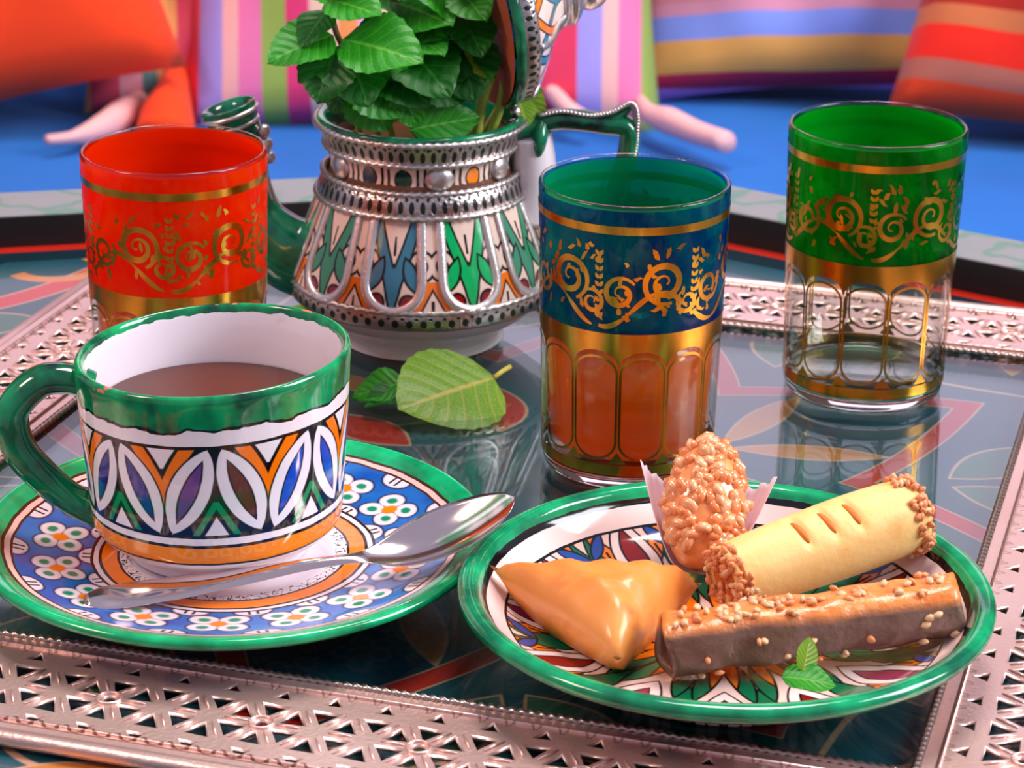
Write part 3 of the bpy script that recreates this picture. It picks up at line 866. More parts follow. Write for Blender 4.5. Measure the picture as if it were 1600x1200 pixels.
# outside the petal
q = 14.0 - px
outp = ((px * px + (py - 13.2) * (py - 13.2)).sqrt() - 10.2).gt(0) * py.lt(13.2)
base_out = CRM
oc = (q - (1.0 - py * (1 / 15)) * 8.0).abs()
bo = g.mix(CRM, BLACK, (oc - 2.7).ins(.4)); bo = g.mix(bo, rgb('f5781a'), (oc - 1.9).ins(.4))
bo = g.mix(bo, BLACK, (q - .5).ins(.3) * py.gt(3.0) * py.lt(7.0))
col = g.mix(col, bo, outp)
pot_mat = g.done(g.principled(col, .14, 0, g.bump(g.noise(70), .15, .002), Coat_Weight=.2))
lathe('belly', bel, pot_mat, pot, 128)
lathe('foot', smooth_profile([(0, .0, 0), (.0285, 0, 0), (.0302, .0012, 0), (.0305, .004, 0), (.034, .0075, 0), (.042, .0130, 0), (.0468, .0178, 0), (.0470, .0190, 0)], 4), plain('greyed_white_glaze', rgb('d6ccd2'), .12, 0, 60, .2), pot, 96)
# neck with painted ovals
g = Graph('teapot_neck_glaze'); u, v = g.uv(); wob = g.noise(150, 2.0) - .5
k_ = u * 16 - .10; s = (k_.fract() - .5) * 2; un = k_.floor(); px = s.abs() * 6.5 + wob * .6; py = (v - .5) * 11 + wob * .5
col = g.mix(CRM, BLACK, ((px - 5.2).abs() - .55).ins(.4))
ov = (px * px * 1.4 + py * py * .50).sqrt() - 3.0
hue = g.ramp((un * .25 + .01).fract(), [(0, rgb('d8c8c0')), (.25, rgb('ff8a14')), (.5, rgb('3a4150')), (.75, rgb('0a3f2a'))])
col = g.mix(col, BLACK, (ov - .8).ins(.4)); col = g.mix(col, hue, ov.ins(.4))
neck_mat = g.done(g.principled(col, .14, 0, None, Coat_Weight=.2))
lathe('neck', [(.0345, .0640, -.1), (.0336, .0660, 0), (.0332, .0700, .5), (.0338, .0742, 1), (.0342, .0755, 1.1)], neck_mat, pot, 96)
# inner liner and green lip
g = Graph('lip_glaze'); lip_mat = g.done(g.principled(green_glaze(g, '022c22', '08955e'), .1, 0, None, Coat_Weight=.3))
lathe('lip', smooth_profile([(.0372, .0815, 0), (.0382, .0845, 0), (.0380, .0860, 0), (.0368, .0866, 0), (.0352, .0860, 0), (.0342, .0830, 0), (.0334, .0780, 0)], 4), lip_mat, pot, 96)
lathe('liner', [(.0334, .0780), (.0330, .070), (.0350, .060), (.0440, .034), (.0460, .022), (.030, .006), (0, .005)], plain('brown_slip', rgb('7a4a36'), .35, 0, 200, .4), pot, 64)
# silver collars with a pierced zigzag
g = Graph('filigree_silver'); u, v = g.uv(); n = g.noise(900, 2.0)
tri_ = ((u * 56).fract() - .5).abs() * 2
hx_ = ((u * 60).fract() - .5); hole = (hx_ * hx_ * 13 + (v - .45) * (v - .45) * 13.0).lt(.8)
hole = hole.max((((u * 60 + .5).fract() - .5).abs() * 4.2 + (v - .78).abs() * 7.0).lt(.8))
c = g.mix(rgb('dccfcc'), rgb('b0a29e'), n); c = g.mix(c, rgb('0c1a16'), hole)
fil_mat = g.done(g.principled(c, .3, (1.0 - hole), g.bump(n - hole * 2.0, .5, .0006)))
def collar(pts, rope_z):
    lathe('collar', pts, fil_mat, pot, 128)
    for rr, zz in rope_z:
        V, Fc = [], []; n, m_ = 300, 7
        for i in range(n):
            an = 2 * PI * i / n
            for k in range(m_):
                b = 2 * PI * k / m_; q = .00105 * (1 + .3 * math.cos(2 * b - 75 * an))
                V.append(((rr + q * math.cos(b)) * math.cos(an), (rr + q * math.cos(b)) * math.sin(an), zz + q * math.sin(b)))
        for i in range(n):
            for k in range(m_): Fc.append((i * m_ + k, ((i + 1) % n) * m_ + k, ((i + 1) % n) * m_ + (k + 1) % m_, i * m_ + (k + 1) % m_))
        mk('rope_ring', V, Fc, silver, pot)
collar([(.0349, .0752, 0), (.0354, .0762, .1), (.0378, .0832, .9), (.0386, .0842, 1)], [(.0388, .0843), (.0355, .0757)])
collar([(.0378, .0565, 0), (.0388, .0580, .1), (.0366, .0650, .9), (.0350, .0662, 1)], [(.0388, .0573), (.0362, .0656)])
collar([(.0475, .0178, 0), (.0490, .0190, .1), (.0488, .0236, .9), (.0484, .0246, 1)], [(.0486, .0250)])
# petal wires
for k in range(NPT):
    ca = 2 * PI * (k + .5 - POFF) / NPT; pts = []
    path2 = [(10.2 - .2 * (t - 13.2) / 20.8, t) for t in np.linspace(33.5, 13.2, 9)]
    path2 += [(10.2 * math.cos(e), 13.2 - 10.2 * math.sin(e)) for e in np.linspace(.15, PI - .15, 18)]
    path2 += [(-qx, qy) for qx, qy in path2[:9][::-1]]
    for qx, qy in path2:
        v_ = qy / 34; z_ = float(np.interp(v_, [p[2] for p in bel], [p[1] for p in bel])); an = ca + qx / 14.0 * PI / NPT
        pts.append(((belr(z_) + .0003) * math.cos(an), (belr(z_) + .0003) * math.sin(an), z_))
    tube('petal_wire', pts, [.0009] * len(pts), bright_silver, pot, 8, 2.1, (math.cos(ca), math.sin(ca), .25))
# bosses on the neck
bv, bf, _ = lathe_data([(0, .0022), (.0026, .0020), (.0046, .0009), (.0054, 0), (.0054, -.002)], 16)
boss_me = bpy.data.meshes.new('boss'); boss_me.from_pydata(bv, [], bf); boss_me.materials.append(silver)
boss_me.polygons.foreach_set('use_smooth', [True] * len(boss_me.polygons))
for dg_ in (13.6, 60, 118, 165, 210, 255, 305):
    an = math.radians(dg_ - 90 if dg_ != 305 else -148)
    link('boss', boss_me, pot, (.0336 * math.cos(an), .0336 * math.sin(an), .0702), (0, PI / 2, an))
# spout
g = Graph('spout_glaze'); sm = green_glaze(g, '03382c', '0e8a62')
spout_mat = g.done(g.principled(sm, .12, 0, None, Coat_Weight=.3))
sp_path = spline([(-.038, 0, .029), (-.050, 0, .032), (-.0605, 0, .043), (-.0650, 0, .057), (-.0655, 0, .071), (-.0685, 0, .0815)], 6)
so_ = tube('spout', sp_path, list(np.interp(np.linspace(0, 1, len(sp_path)), [0, .2, .45, .75, 1], [.017, .0145, .0105, .0085, .0092])), spout_mat, pot, 18)
tipM = (0, -.30, 0)
tp = lathe('spout_tip', smooth_profile([(.0090, 0, 0), (.0098, .003, 0), (.0104, .0068, 0), (.0098, .0078, 0), (.0070, .0066, 0), (.0050, .003, 0)], 4), spout_mat, so_, 32, loc=(-.0686, 0, .0805), rot=tipM)
for q, rr in ((.0005, .0098), (.0048, .0109)):
    lathe('spout_band', [(rr - .0012, q - .0010), (rr, q - .0006), (rr + .0003, q), (rr, q + .0006), (rr - .0012, q + .001)], silver, so_, 32, loc=(-.0686, 0, .0805), rot=tipM)
wire = [(p[0] + .0095 - .002 * i / len(sp_path), -.0035, p[2] + .0) for i, p in enumerate(sp_path)][10:]
tube('spout_wire', wire, .0011, silver, so_, 8)
J = Join()
for q in (0, 1, 2):
    bm_v, bm_f, _ = lathe_data([(0, -.0026), (.0019, -.0019), (.0026, 0), (.0019, .0019), (0, .0026)], 10)
    J.add([(v_[0] - .0575 + .0008 * q, v_[1] - .0035, v_[2] + .0795 - .005 * q) for v_ in bm_v], bm_f)
mk('spout_bead', J.V, J.F, silver, so_)
# handle
hd = spline([(.0335, 0, .0795), (.0400, 0, .0815), (.0500, 0, .0842), (.0600, 0, .0838), (.0680, 0, .0828), (.0755, 0, .0815), (.0765, 0, .0740), (.0735, 0, .0600), (.0680, 0, .0450), (.0600, 0, .0330), (.0460, 0, .0270)], 6)
ho = tube('handle', hd, list(np.interp(np.linspace(0, 1, len(hd)), [0, .12, .5, .62, 1], [.0062, .0054, .0056, .0055, .0065])), handle_mat, pot, 14, .72)
tube('handle_horn', spline([(.0640, 0, .0825), (.0710, 0, .0850), (.0765, 0, .0892)], 5), [.0050, .0048, .0046, .0042, .0040, .0038, .0034, .0030, .0026, .0022, .0014], handle_mat, ho, 12, .7)
tube('handle_support', spline([(.0405, .0, .0780), (.0415, 0, .0690), (.0415, 0, .0580), (.0380, 0, .0470)], 5), list(np.interp(np.linspace(0, 1, 16), [0, .3, 1], [.0085, .0092, .0105])), white_glaze, ho, 14, .9)
tube('handle_drip', spline([(.0440, -.001, .0815), (.0435, -.0058, .0770), (.0430, -.0070, .0715)], 5), [.0050, .0050, .0052, .0052, .0050, .0046, .0042, .0038, .0030, .0022, .0010], handle_mat, ho, 12, .6)
J = Join(); bdv, bdf, _ = lathe_data([(0, -.0009), (.0007, -.0006), (.0009, 0), (.0007, .0006), (0, .0009)], 8)
trim = spline([(.044, -.004, .0868), (.052, -.0040, .0882), (.062, -.0040, .0868), (.070, -.0038, .0882), (.0765, -.0035, .0915), (.0790, -.0035, .0880), (.0792, -.0035, .0800), (.0785, -.0035, .0720), (.0755, -.0035, .0600)], 7)
for p in trim: J.add([(v_[0] + p[0], v_[1] + p[1], v_[2] + p[2]) for v_ in bdv], bdf)
o = mk('bead_trim', J.V, J.F, silver, ho); o['kind'] = 'stuff'
tube('handle_strap', [(p[0] - .0006, p[1] + .0015, p[2] - .0006) for p in trim], .0011, silver, ho, 8)
# lid, standing open on its hinge
tl_a, yw = math.radians(9.5), math.radians(20)
nrm = Vector((math.cos(tl_a) * math.cos(yw), math.sin(yw), math.sin(tl_a) * math.cos(yw)))
upv = Vector((-math.sin(tl_a), 0, math.cos(tl_a))); upv = (upv - nrm * upv.dot(nrm)).normalized(); yv = nrm.cross(upv)
lid_c = Vector((.0290, .0, .0875)) + upv * .0375
lm = Matrix(((upv.x, yv.x, nrm.x, lid_c.x), (upv.y, yv.y, nrm.y, lid_c.y), (upv.z, yv.z, nrm.z, lid_c.z), (0, 0, 0, 1)))
lid = lathe('lid', [(.0, .0005), (.031, .0005), (.0345, -.0010), (.0354, -.0012), (.0362, 0), (.0364, .0016), (.0358, .0026), (.0345, .0028)], lip_mat, pot, 96)
lid.matrix_basis = lm
lathe('lid_inner_face', [(0, -.0004), (.030, -.0004), (.0348, -.0018)], terracotta, lid, 64)
lathe('lid_band', [(.0352, .0024, 0), (.0358, .0028, .1), (.0354, .0076, .9), (.0340, .0086, 1)], fil_mat, lid, 96)
g = Graph('lid_dome_glaze'); u, v = g.uv(); k_ = u * 7 + .3; s = ((k_.fract()) - .5) * 2; a = s.abs()
px = a * 10; py = v * 26
col = g.mix(rgb('e6cfc6'), BLACK, ((px - (py * .4 + 1)).abs() - 1.6).ins(.4)); col = g.mix(col, rgb('3f7f96'), ((px - (py * .4 + 1)).abs() - 1.0).ins(.4))
col = g.mix(col, BLACK, ((px - 9 + py * .5).abs() - 1.7).ins(.4)); col = g.mix(col, rgb('f07a1a'), ((px - 9 + py * .5).abs() - 1.1).ins(.4))
dome_mat = g.done(g.principled(col, .14))
dome = smooth_profile([(.0342, .0080, 0), (.0315, .0115, .2), (.0250, .0165, .5), (.0165, .0220, .8), (.0120, .0265, 1)], 4)
lathe('lid_dome', dome, dome_mat, lid, 64)
for k in range(7):
    ca = 2 * PI * (k + .2) / 7
    pts = [((p[0] + .0003) * math.cos(ca + .25 * (p[2] - .5)), (p[0] + .0003) * math.sin(ca + .25 * (p[2] - .5)), p[1]) for p in dome]
    tube('lid_wire', pts, .0013, silver, lid, 8, 1.0, (math.cos(ca), math.sin(ca), 1))
lathe('finial', smooth_profile([(.0118, .0262, 0), (.0130, .0275, 0), (.0120, .0300, 0), (.0128, .0318, 0), (.0105, .0345, 0), (.0080, .0365, 0), (.0090, .0400, 0), (.0075, .0450, 0), (.0030, .0480, 0), (0, .0485, 0)], 4), silver, lid, 32)
tube('hinge', [(.0345, -.006, .0880), (.0345, 0, .0880), (.0345, .006, .0880)], .0018, silver, pot, 10)
o = lathe('steeping_water', [(0, .0740), (.0325, .0740)], plain('murky_tea', rgb('5a3a26'), .05), None, 48, loc=POT)
tag(o, 'brownish steeping tea surface inside the teapot under the mint', 'tea')

# ------------------------------------------------------------------ mint
def leaf_mesh(name, mat, fold=.25, droop=.22, wav=.03, seed=0, wid=.41, ser=.55):
    r_ = random.Random(seed); NL, NW = 16, 5
    V, Fc, UV = [], [], []
    uvv = []
    for i in range(NL + 1):
        t = i / NL
        w = wid * (math.sin(PI * min(1, t ** .78)) ** .75 if 0 < t < 1 else 0.0) + .012 * (1 - t)
        w *= 1 + (.07 if i % 2 else -.05) * ser
        for j in range(-NW, NW + 1):
            e = j / NW
            z_ = abs(e) * w * fold - droop * t * t + wav * math.sin(t * 9 + e * 2 + seed) * abs(e) - .05 * (e * e) * w
            V.append((t + .03 * abs(e) * w, e * w, z_)); uvv.append((t, e * .5 + .5))
    n1 = 2 * NW + 1
    for i in range(NL):
        for j in range(n1 - 1):
            f = (i * n1 + j, (i + 1) * n1 + j, (i + 1) * n1 + j + 1, i * n1 + j + 1); Fc.append(f)
    me = bpy.data.meshes.new(name); me.from_pydata(V, [], Fc)
    lay = me.uv_layers.new(name='uv'); lay.data.foreach_set('uv', np.array([uvv[i] for f in Fc for i in f], dtype=np.float32).ravel())
    me.polygons.foreach_set('use_smooth', [True] * len(me.polygons)); me.materials.append(mat); me.update()
    return me
def leaf_mat(name, dark, light, vein, trans=.35, rough=.42):
    g = Graph(name); u, v = g.uv()
    e = (v - .5).abs()
    ribs = (((u - e * .55) * 7).fract() - .5).abs() - .05
    mid = (e - .022).ins(.02)
    c = g.mix(rgb(dark), rgb(light), (g.noise(60, 3.0) - .3) * 2.0)
    c = g.mix(c, rgb(vein), ribs.ins(.08) * .45); c = g.mix(c, rgb(vein), mid * .8)
    p = g.principled(c, rough, 0, g.bump(ribs, .5, .0008))
    t = g.node('ShaderNodeBsdfTranslucent'); g.put(t.inputs[0], c)
    return g.done(g.addmix(p, t.outputs[0], trans))
mint_a = leaf_mat('mint_leaf_green', '128210', '3aae1c', '6cc040')
mint_b = leaf_mat('mint_leaf_dark', '07560a', '1a7e1a', '3a9630')
mint_c = leaf_mat('mint_leaf_pale', '5f9a1c', '9cc63a', 'd8c860', .45)
stem_mat = plain('mint_stem', rgb('b4c850'), .5, 0, 200, .3)
stem_red = plain('mint_stem_reddish', rgb('8a6a3a'), .5, 0, 200, .3)
LV = {'a': [leaf_mesh('leaf', mint_a, .22, .16, .03, i) for i in range(3)], 'b': [leaf_mesh('leaf', mint_b, .18, .22, .04, 5 + i) for i in range(3)], 'c': [leaf_mesh('leaf', mint_c, .12, .05, .015, 9, .37, .3)]}
def place_leaf(parent, base, tip, width=1.0, kind='a', roll=0.0, facing=(0, -.75, .65), i=0, nm='leaf'):
    base, tip = Vector(base), Vector(tip); d = tip - base; L = d.length; x_ = d.normalized()
    f_ = Vector(facing); z_ = (f_ - x_ * f_.dot(x_)).normalized()
    z_ = (Matrix.Rotation(roll, 3, x_) @ z_); y_ = z_.cross(x_)
    o = link(nm, LV[kind][i % len(LV[kind])], parent)
    m4 = Matrix(((x_.x * L, y_.x * L * width, z_.x * L, base.x), (x_.y * L, y_.y * L * width, z_.y * L, base.y), (x_.z * L, y_.z * L * width, z_.z * L, base.z), (0, 0, 0, 1)))
    o.matrix_basis = (Matrix.Translation(-parent.location) @ m4) if parent is not None else m4
    return o
def sprig(label, root, stem_pts, leaves, sm=stem_mat, rad=.0011):
    t = thing('mint_sprig', label, 'mint', root, 0, 'mint sprigs standing in the teapot')
    rv = Vector(root)
    tube('stem', [Vector(p) - rv for p in spline([tuple(root)] + [tuple(p) for p in stem_pts], 6)], rad, sm, t, 8)
    for i, lf in enumerate(leaves):
        (bx, by, by_), (tx, ty, ty_), w, kd = lf[:4]
        place_leaf(t, at(bx, by, by_), at(tx, ty, ty_), w, kd, lf[4] if len(lf) > 4 else random.uniform(-.35, .35), i=i + int(bx))
    return t
IN_ = lambda dx, dy: (POT.x + dx, POT.y + dy, .076)
sprig('mint sprig with a broad pointed leaf reaching left of the teapot', IN_(-.014, -.008), [at(560, 120, .915), at(525, 50, .905), at(513, -20, .905), at(510, -70, .905)],
      [((520, 55, .900), (420, 84, .885), 1.0, 'a', .25), ((535, 62, .900), (655, 82, .882), 1.0, 'a', -.2), ((528, 72, .895), (492, 150, .880), 1.25, 'b', .1), ((540, 70, .900), (575, 150, .880), 1.3, 'b', -.1),
       ((513, 15, .905), (470, 60, .89), .9, 'b', .3), ((512, 0, .905), (590, 12, .89), 1.0, 'a', -.3), ((512, -15, .905), (465, -45, .89), 1.0, 'a'), ((512, -40, .91), (570, -75, .90), 1.0, 'b'), ((511, -60, .905), (480, -105, .90), 1.0, 'a')], stem_red)
sprig('mint sprig with stacked leaves over the middle of the teapot', IN_(.000, .004), [at(640, 110, .925), at(622, 40, .92), at(615, -30, .92), at(612, -90, .92)],
      [((622, 60, .915), (560, 120, .890), 1.1, 'a', .2), ((626, 66, .912), (700, 128, .888), 1.15, 'b', -.2), ((620, 40, .915), (565, 62, .90), 1.0, 'b'), ((622, 42, .915), (690, 72, .895), 1.05, 'a', -.3), ((618, 5, .92), (700, 25, .90), 1.2, 'a', -.2), ((616, 0, .92), (560, -20, .90), 1.0, 'a'), ((614, -30, .92), (690, -50, .905), 1.1, 'b'), ((613, -45, .92), (555, -75, .905), 1.1, 'a'), ((612, -80, .92), (625, -130, .91), 1.0, 'a')], stem_red)
sprig('mint sprig of dark leaves beside the brown lid face', IN_(.012, -.002), [at(700, 120, .925), at(710, 50, .925), at(718, -20, .925), at(722, -80, .925)],
      [((708, 55, .92), (640, 128, .895), 1.2, 'b', .1), ((710, 58, .918), (742, 140, .895), 1.2, 'b', -.1), ((712, 20, .92), (650, 48, .90), 1.2, 'b', .2), ((714, 15, .92), (756, 70, .90), 1.1, 'b', -.3), ((716, -10, .92), (650, -30, .90), 1.1, 'a'), ((718, -15, .92), (755, 20, .90), 1.0, 'a'), ((720, -50, .92), (670, -85, .91), 1.0, 'b'), ((720, -55, .92), (765, -80, .91), 1.0, 'b')])
sprig('drooping mint sprig whose leaves hang inside the front teapot rim', IN_(-.008, -.018), [at(600, 165, .902), at(590, 130, .900)],
      [((565, 125, .897), (606, 205, .893), 1.35, 'a', .1), ((590, 128, .897), (545, 178, .896), 1.2, 'a', .1), ((630, 132, .897), (652, 200, .894), 1.15, 'a', -.1), ((640, 203, .896), (752, 180, .900), .75, 'a', .3), ((600, 130, .900), (690, 160, .902), 1.0, 'b')])
sprig('mint sprig with wide leaves draped along the left teapot rim', IN_(-.020, -.012), [at(545, 150, .905), at(535, 110, .903)],
      [((548, 118, .900), (515, 172, .893), 1.3, 'b', .2), ((560, 112, .900), (630, 176, .890), 1.3, 'a', -.1), ((540, 100, .905), (470, 118, .89), 1.2, 'a', .1), ((600, 100, .905), (668, 150, .89), 1.2, 'b', -.1), ((640, 110, .905), (742, 140, .90), 1.1, 'b', -.1)])
sprig('small bright mint sprig poking out between lid and handle', IN_(.022, .006), [at(790, 150, .935), at(806, 140, .935)],
      [((798, 132, .935), (852, 182, .925), .9, 'c', .2), ((800, 138, .935), (846, 140, .93), .8, 'a'), ((808, 150, .93), (826, 196, .918), .9, 'c')])
sprig('pale thick mint stalk standing inside the right of the teapot', IN_(.020, -.010), [at(752, 165, .915), at(772, 105, .915), at(778, 60, .93)],
      [((765, 112, .914), (728, 82, .905), .9, 'c', .3), ((768, 108, .914), (742, 112, .9), .8, 'c')], stem_mat, .0019)
sprig('pale leaning mint stalk nearest the centre of the teapot mouth', IN_(.006, -.016), [at(676, 170, .905), at(694, 128, .905), at(702, 100, .91)],
      [((694, 128, .905), (725, 152, .898), .7, 'a', .2)], stem_mat, .0017)
sprig('pale straight mint stalk close against the teapot lid', IN_(.024, -.006), [at(782, 165, .92), at(790, 110, .92), at(795, 70, .925)],
      [((790, 112, .92), (806, 140, .915), .7, 'a')], stem_mat, .0017)
# loose leaves
def loose(label, base, tip, width, kind, facing, lift=0.0):
    b_ = Vector(base); t = thing('mint_leaf', label, 'leaf', b_)
    place_leaf(t, base, tip, width, kind, 0.0, facing, nm='leaf_blade')
    return t
lf = loose('large pale green mint leaf lying on the glass before the teapot', on(772, 590, .006), on(624, 634, .0045), 1.45, 'c', (.15, -.35, 1))
tube('leaf_stalk', [on(797, 573, .007) - lf.location, on(785, 580, .0068) - lf.location, on(772, 590, .006) - lf.location], .0009, plain('leaf_stalk', rgb('c0b24a'), .5), lf, 8)
loose('small bright mint leaf on the glass just right of the teacup', on(634, 598, .006), on(548, 612, .003), 1.0, 'a', (0, -.4, 1))
loose('dark mint leaf tip lying between teacup and teapot', on(640, 606, .004), on(570, 622, .004), .9, 'b', (0, -.2, 1))
loose('bit of mint leaf behind the teacup near the teapot foot', on(446, 480, .002), on(488, 497, .004), 1.0, 'c', (0, -.2, 1))
pl1 = loose('torn mint leaf standing at the front of the pastry plate', on(1222, 1058, .0175), on(1308, 1062, .0175), .9, 'a', (0, -.3, 1))
o = place_leaf(pl1, on(1255, 1050, .018), on(1268, 995, .026), 1.2, 'c', .2, (.5, -1, .2), nm='leaf_blade')

# ------------------------------------------------------------------ pastries
def pastry(name, c1_, c2_, c3_=None, rough=.35, sc=90, coat=.4):
    g = Graph(name); n = g.noise(sc, 4.0); n2 = g.noise(sc * .35, 3.0)
    c = g.mix(rgb(c1_), rgb(c2_), (n2 - .3) * 2.4)
    if c3_: c = g.mix(c, rgb(c3_), (n - .56) * 4.5)
    return g.done(g.principled(c, rough, 0, g.bump(n, .35, .0012), Coat_Weight=coat, Subsurface_Weight=.12, Subsurface_Radius=(.004, .002, .001)))
filo = pastry('golden_filo', 'e07e30', 'ea9e4c', 'c44e12', .42, 70, .25)
seed_mat = plain('sesame_seed', rgb('f0c090'), .4, 0, 600, .3)
toast_seed = plain('toasted_sesame', rgb('f09a64'), .4, 0, 600, .25)
def seed_mesh(nm, mat, L=.0017, W=.00115):
    v_, f_, _ = lathe_data([(0, -L), (W * .8, -L * .5), (W, .15 * L), (W * .6, .7 * L), (0, L)], 7)
    me = bpy.data.meshes.new(nm); me.from_pydata([(a, b * .7, c) for a, b, c in v_], [], f_)
    me.polygons.foreach_set('use_smooth', [True] * len(f_)); me.materials.append(mat); return me
seed_me, toast_me = seed_mesh('sesame_seed', seed_mat), seed_mesh('sesame_seed', toast_seed)
# triangular parcel
A_, B_, C_ = on(764, 897, .0190).xy, on(1098, 893, .0190).xy, on(966, 1046, .0135).xy
cen = (A_ + B_ + C_) / 3
N = 22; V = []; Fc = []; idx = {}
def plate_z(x_, y_):
    rr = math.hypot(x_ - PLA[0], y_ - PLA[1]); return float(np.interp(rr, [0, .04, .05, .06, .0675, .07], [.0068, .0074, .0090, .0127, .019, .0224]))
for sgn in (1, -1):
    for i in range(N + 1):
        for j in range(N + 1 - i):
            k = N - i - j; edge = min(i, j, k) == 0
            if sgn == -1 and edge: idx[(sgn, i, j)] = idx[(1, i, j)]; continue
            b = np.array([i, j, k]) / N
            p = A_ * b[0] + B_ * b[1] + C_ * b[2]
            e = (27 * b[0] * b[1] * b[2]); m_ = min(b) * 3
            fe = [math.sqrt(max(0, 1 - (1 - min(q_ / w_, 1)) ** 2)) for q_, w_ in zip(b, (.16, .26, .26))]; hgt = .0128 * fe[0] * fe[1] * fe[2] * (.8 + .2 * e)
            hgt += .0006 * math.sin(60 * p.x * 9 + p.y * 300) * (m_ > .1)
            if sgn > 0: hgt += .0010 * max(0, 1 - abs(b[2] - .42 - .25 * b[0]) * 14) * min(1, m_ * 3)       # fold line
            sq_ = p - cen; p = p - sq_ * (.05 * (1 - max(b)) * (1 - m_))
            zb = .0172 + (plate_z(p.x, p.y) - .0105) * .55
            if edge: zb += 0
            low = min(.0070, zb - plate_z(p.x, p.y) - .0005)
            V.append((p.x, p.y, zb + (hgt if sgn > 0 else -min(hgt, max(low, .0003))))); idx[(sgn, i, j)] = len(V) - 1
for sgn in (1, -1):
    for i in range(N):
        for j in range(N - i):
            fs = [(idx[(sgn, i, j)], idx[(sgn, i + 1, j)], idx[(sgn, i, j + 1)])]
            if j < N - i - 1: fs.append((idx[(sgn, i + 1, j)], idx[(sgn, i + 1, j + 1)], idx[(sgn, i, j + 1)]))
            Fc += fs if sgn > 0 else [f[::-1] for f in fs]
org = Vector((cen.x, cen.y, .008))
o = thing('pastry_triangle', 'golden triangular filo pastry parcel at the left of the plate', 'pastry', org)
mk('filo_wrap', [Vector(v_) - org for v_ in V], Fc, filo, o)
# long filled roll at the front: rounded-square section
roll_mat = pastry('dark_glazed_filo', 'c06a2c', 'e09448', 'a04a20', .25, 110, .6)
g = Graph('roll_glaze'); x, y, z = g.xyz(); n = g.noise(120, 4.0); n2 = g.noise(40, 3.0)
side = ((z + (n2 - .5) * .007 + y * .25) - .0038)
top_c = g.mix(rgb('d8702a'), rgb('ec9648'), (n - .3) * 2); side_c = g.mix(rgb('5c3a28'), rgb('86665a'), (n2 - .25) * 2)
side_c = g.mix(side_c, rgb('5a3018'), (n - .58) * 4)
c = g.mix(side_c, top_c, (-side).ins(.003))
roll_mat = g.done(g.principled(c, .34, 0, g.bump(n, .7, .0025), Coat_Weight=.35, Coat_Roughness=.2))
e0, e1 = on(1036, 1009, .0172), on(1492, 944, .0225)
roll = thing('pastry_roll', 'long glazed pastry roll with scattered sesame at the plate front', 'pastry', (e0 + e1) / 2)
ax = (e1 - e0).normalized(); L = (e1 - e0).length
roll.rotation_mode = 'QUATERNION'; zz = Vector((0, 0, 1)) - ax * ax.z; zz.normalize(); yy = zz.cross(ax)
roll.rotation_quaternion = Matrix(((ax.x, yy.x, zz.x), (ax.y, yy.y, zz.y), (ax.z, yy.z, zz.z))).to_quaternion()
V, Fc = [], []; NS, NA = 44, 28
def sect(an, rr, k=3.2, sx=1.0, sz=1.0):
    c_, s_ = math.cos(an), math.sin(an); q = (abs(c_) ** k + abs(s_) ** k) ** (-1 / k); return rr * q * c_ * sx, rr * q * s_ * sz
for i in range(NS + 1):
    t = i / NS; xx = (t - .5) * L
    for k in range(NA):
        an = 2 * PI * k / NA + .12; rr = .0079 * (1 + .045 * math.sin(t * 17 + 2 * an) + .03 * math.sin(t * 31 + an)) * (1.0 if .02 < t < .98 else .98)
        a_, b_ = sect(an, rr); V.append((xx + .001 * math.sin(an * 2), a_, b_ * 1.02))
for i in range(NS):
    for k in range(NA): Fc.append((i * NA + k, i * NA + (k + 1) % NA, (i + 1) * NA + (k + 1) % NA, (i + 1) * NA + k))
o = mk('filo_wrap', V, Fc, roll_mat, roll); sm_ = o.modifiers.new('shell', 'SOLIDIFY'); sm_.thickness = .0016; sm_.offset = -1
V, Fc = [], []
for sgn in (-1, 1):
    o_ = len(V); V.append((sgn * (L / 2 - .0035), 0, 0))
    for k in range(NA):
        a_, b_ = sect(2 * PI * k / NA + .12, .0067); V.append((sgn * (L / 2 - .003), a_, b_))
    for k in range(NA): Fc.append((o_, o_ + 1 + k, o_ + 1 + (k + 1) % NA))
mk('filling', V, Fc, pastry('nut_filling', '8a4a20', 'b06a34', None, .7, 300, 0), roll)
rd = random.Random(4)
for q in range(86):
    t = rd.random(); fx_ = (t - .5) * L * .96
    if q < 58: an = PI / 2 + rd.gauss(.12, .38)
    elif q < 74: an = -PI / 2 - rd.uniform(.5, 1.9)
    else:
        fx_ = -L * .5 + rd.uniform(.018, .034); an = PI / 2 + rd.uniform(-.25, .6)
    a_, b_ = sect(an, .0083); o = link('sesame_seed', seed_me if rd.random() < .7 else toast_me, roll, (fx_, a_, b_ * 1.02), (PI / 2 + rd.uniform(-.3, .3), rd.uniform(0, PI), rd.uniform(0, PI)))

# pale biscuit roll with sesame ends
b0, b1 = on(1132, 905, .0212), on(1424, 802, .0300)
bis = thing('biscuit_roll', 'pale yellow biscuit roll with three slits and sesame ends', 'pastry', (b0 + b1) / 2)
ax = (b1 - b0).normalized(); L = (b1 - b0).length
bis.rotation_mode = 'QUATERNION'; zz = Vector((0, 0, 1)) - ax * ax.z; zz.normalize(); yy = zz.cross(ax)
bis.rotation_quaternion = Matrix(((ax.x, yy.x, zz.x), (ax.y, yy.y, zz.y), (ax.z, yy.z, zz.z))).to_quaternion()
g = Graph('pale_biscuit'); n = g.noise(70, 4.0); n2 = g.noise(500, 2.0)
c = g.mix(rgb('f6cf86'), rgb('f2b866'), (n - .3) * 2); c = g.mix(c, rgb('e09a4a'), (n - .62) * 5)
bis_mat = g.done(g.principled(c, .5, 0, g.bump(n2, .25, .0006), Subsurface_Weight=.2, Subsurface_Radius=(.005, .003, .001)))
V, Fc = [], []; NS, NA = 64, 36
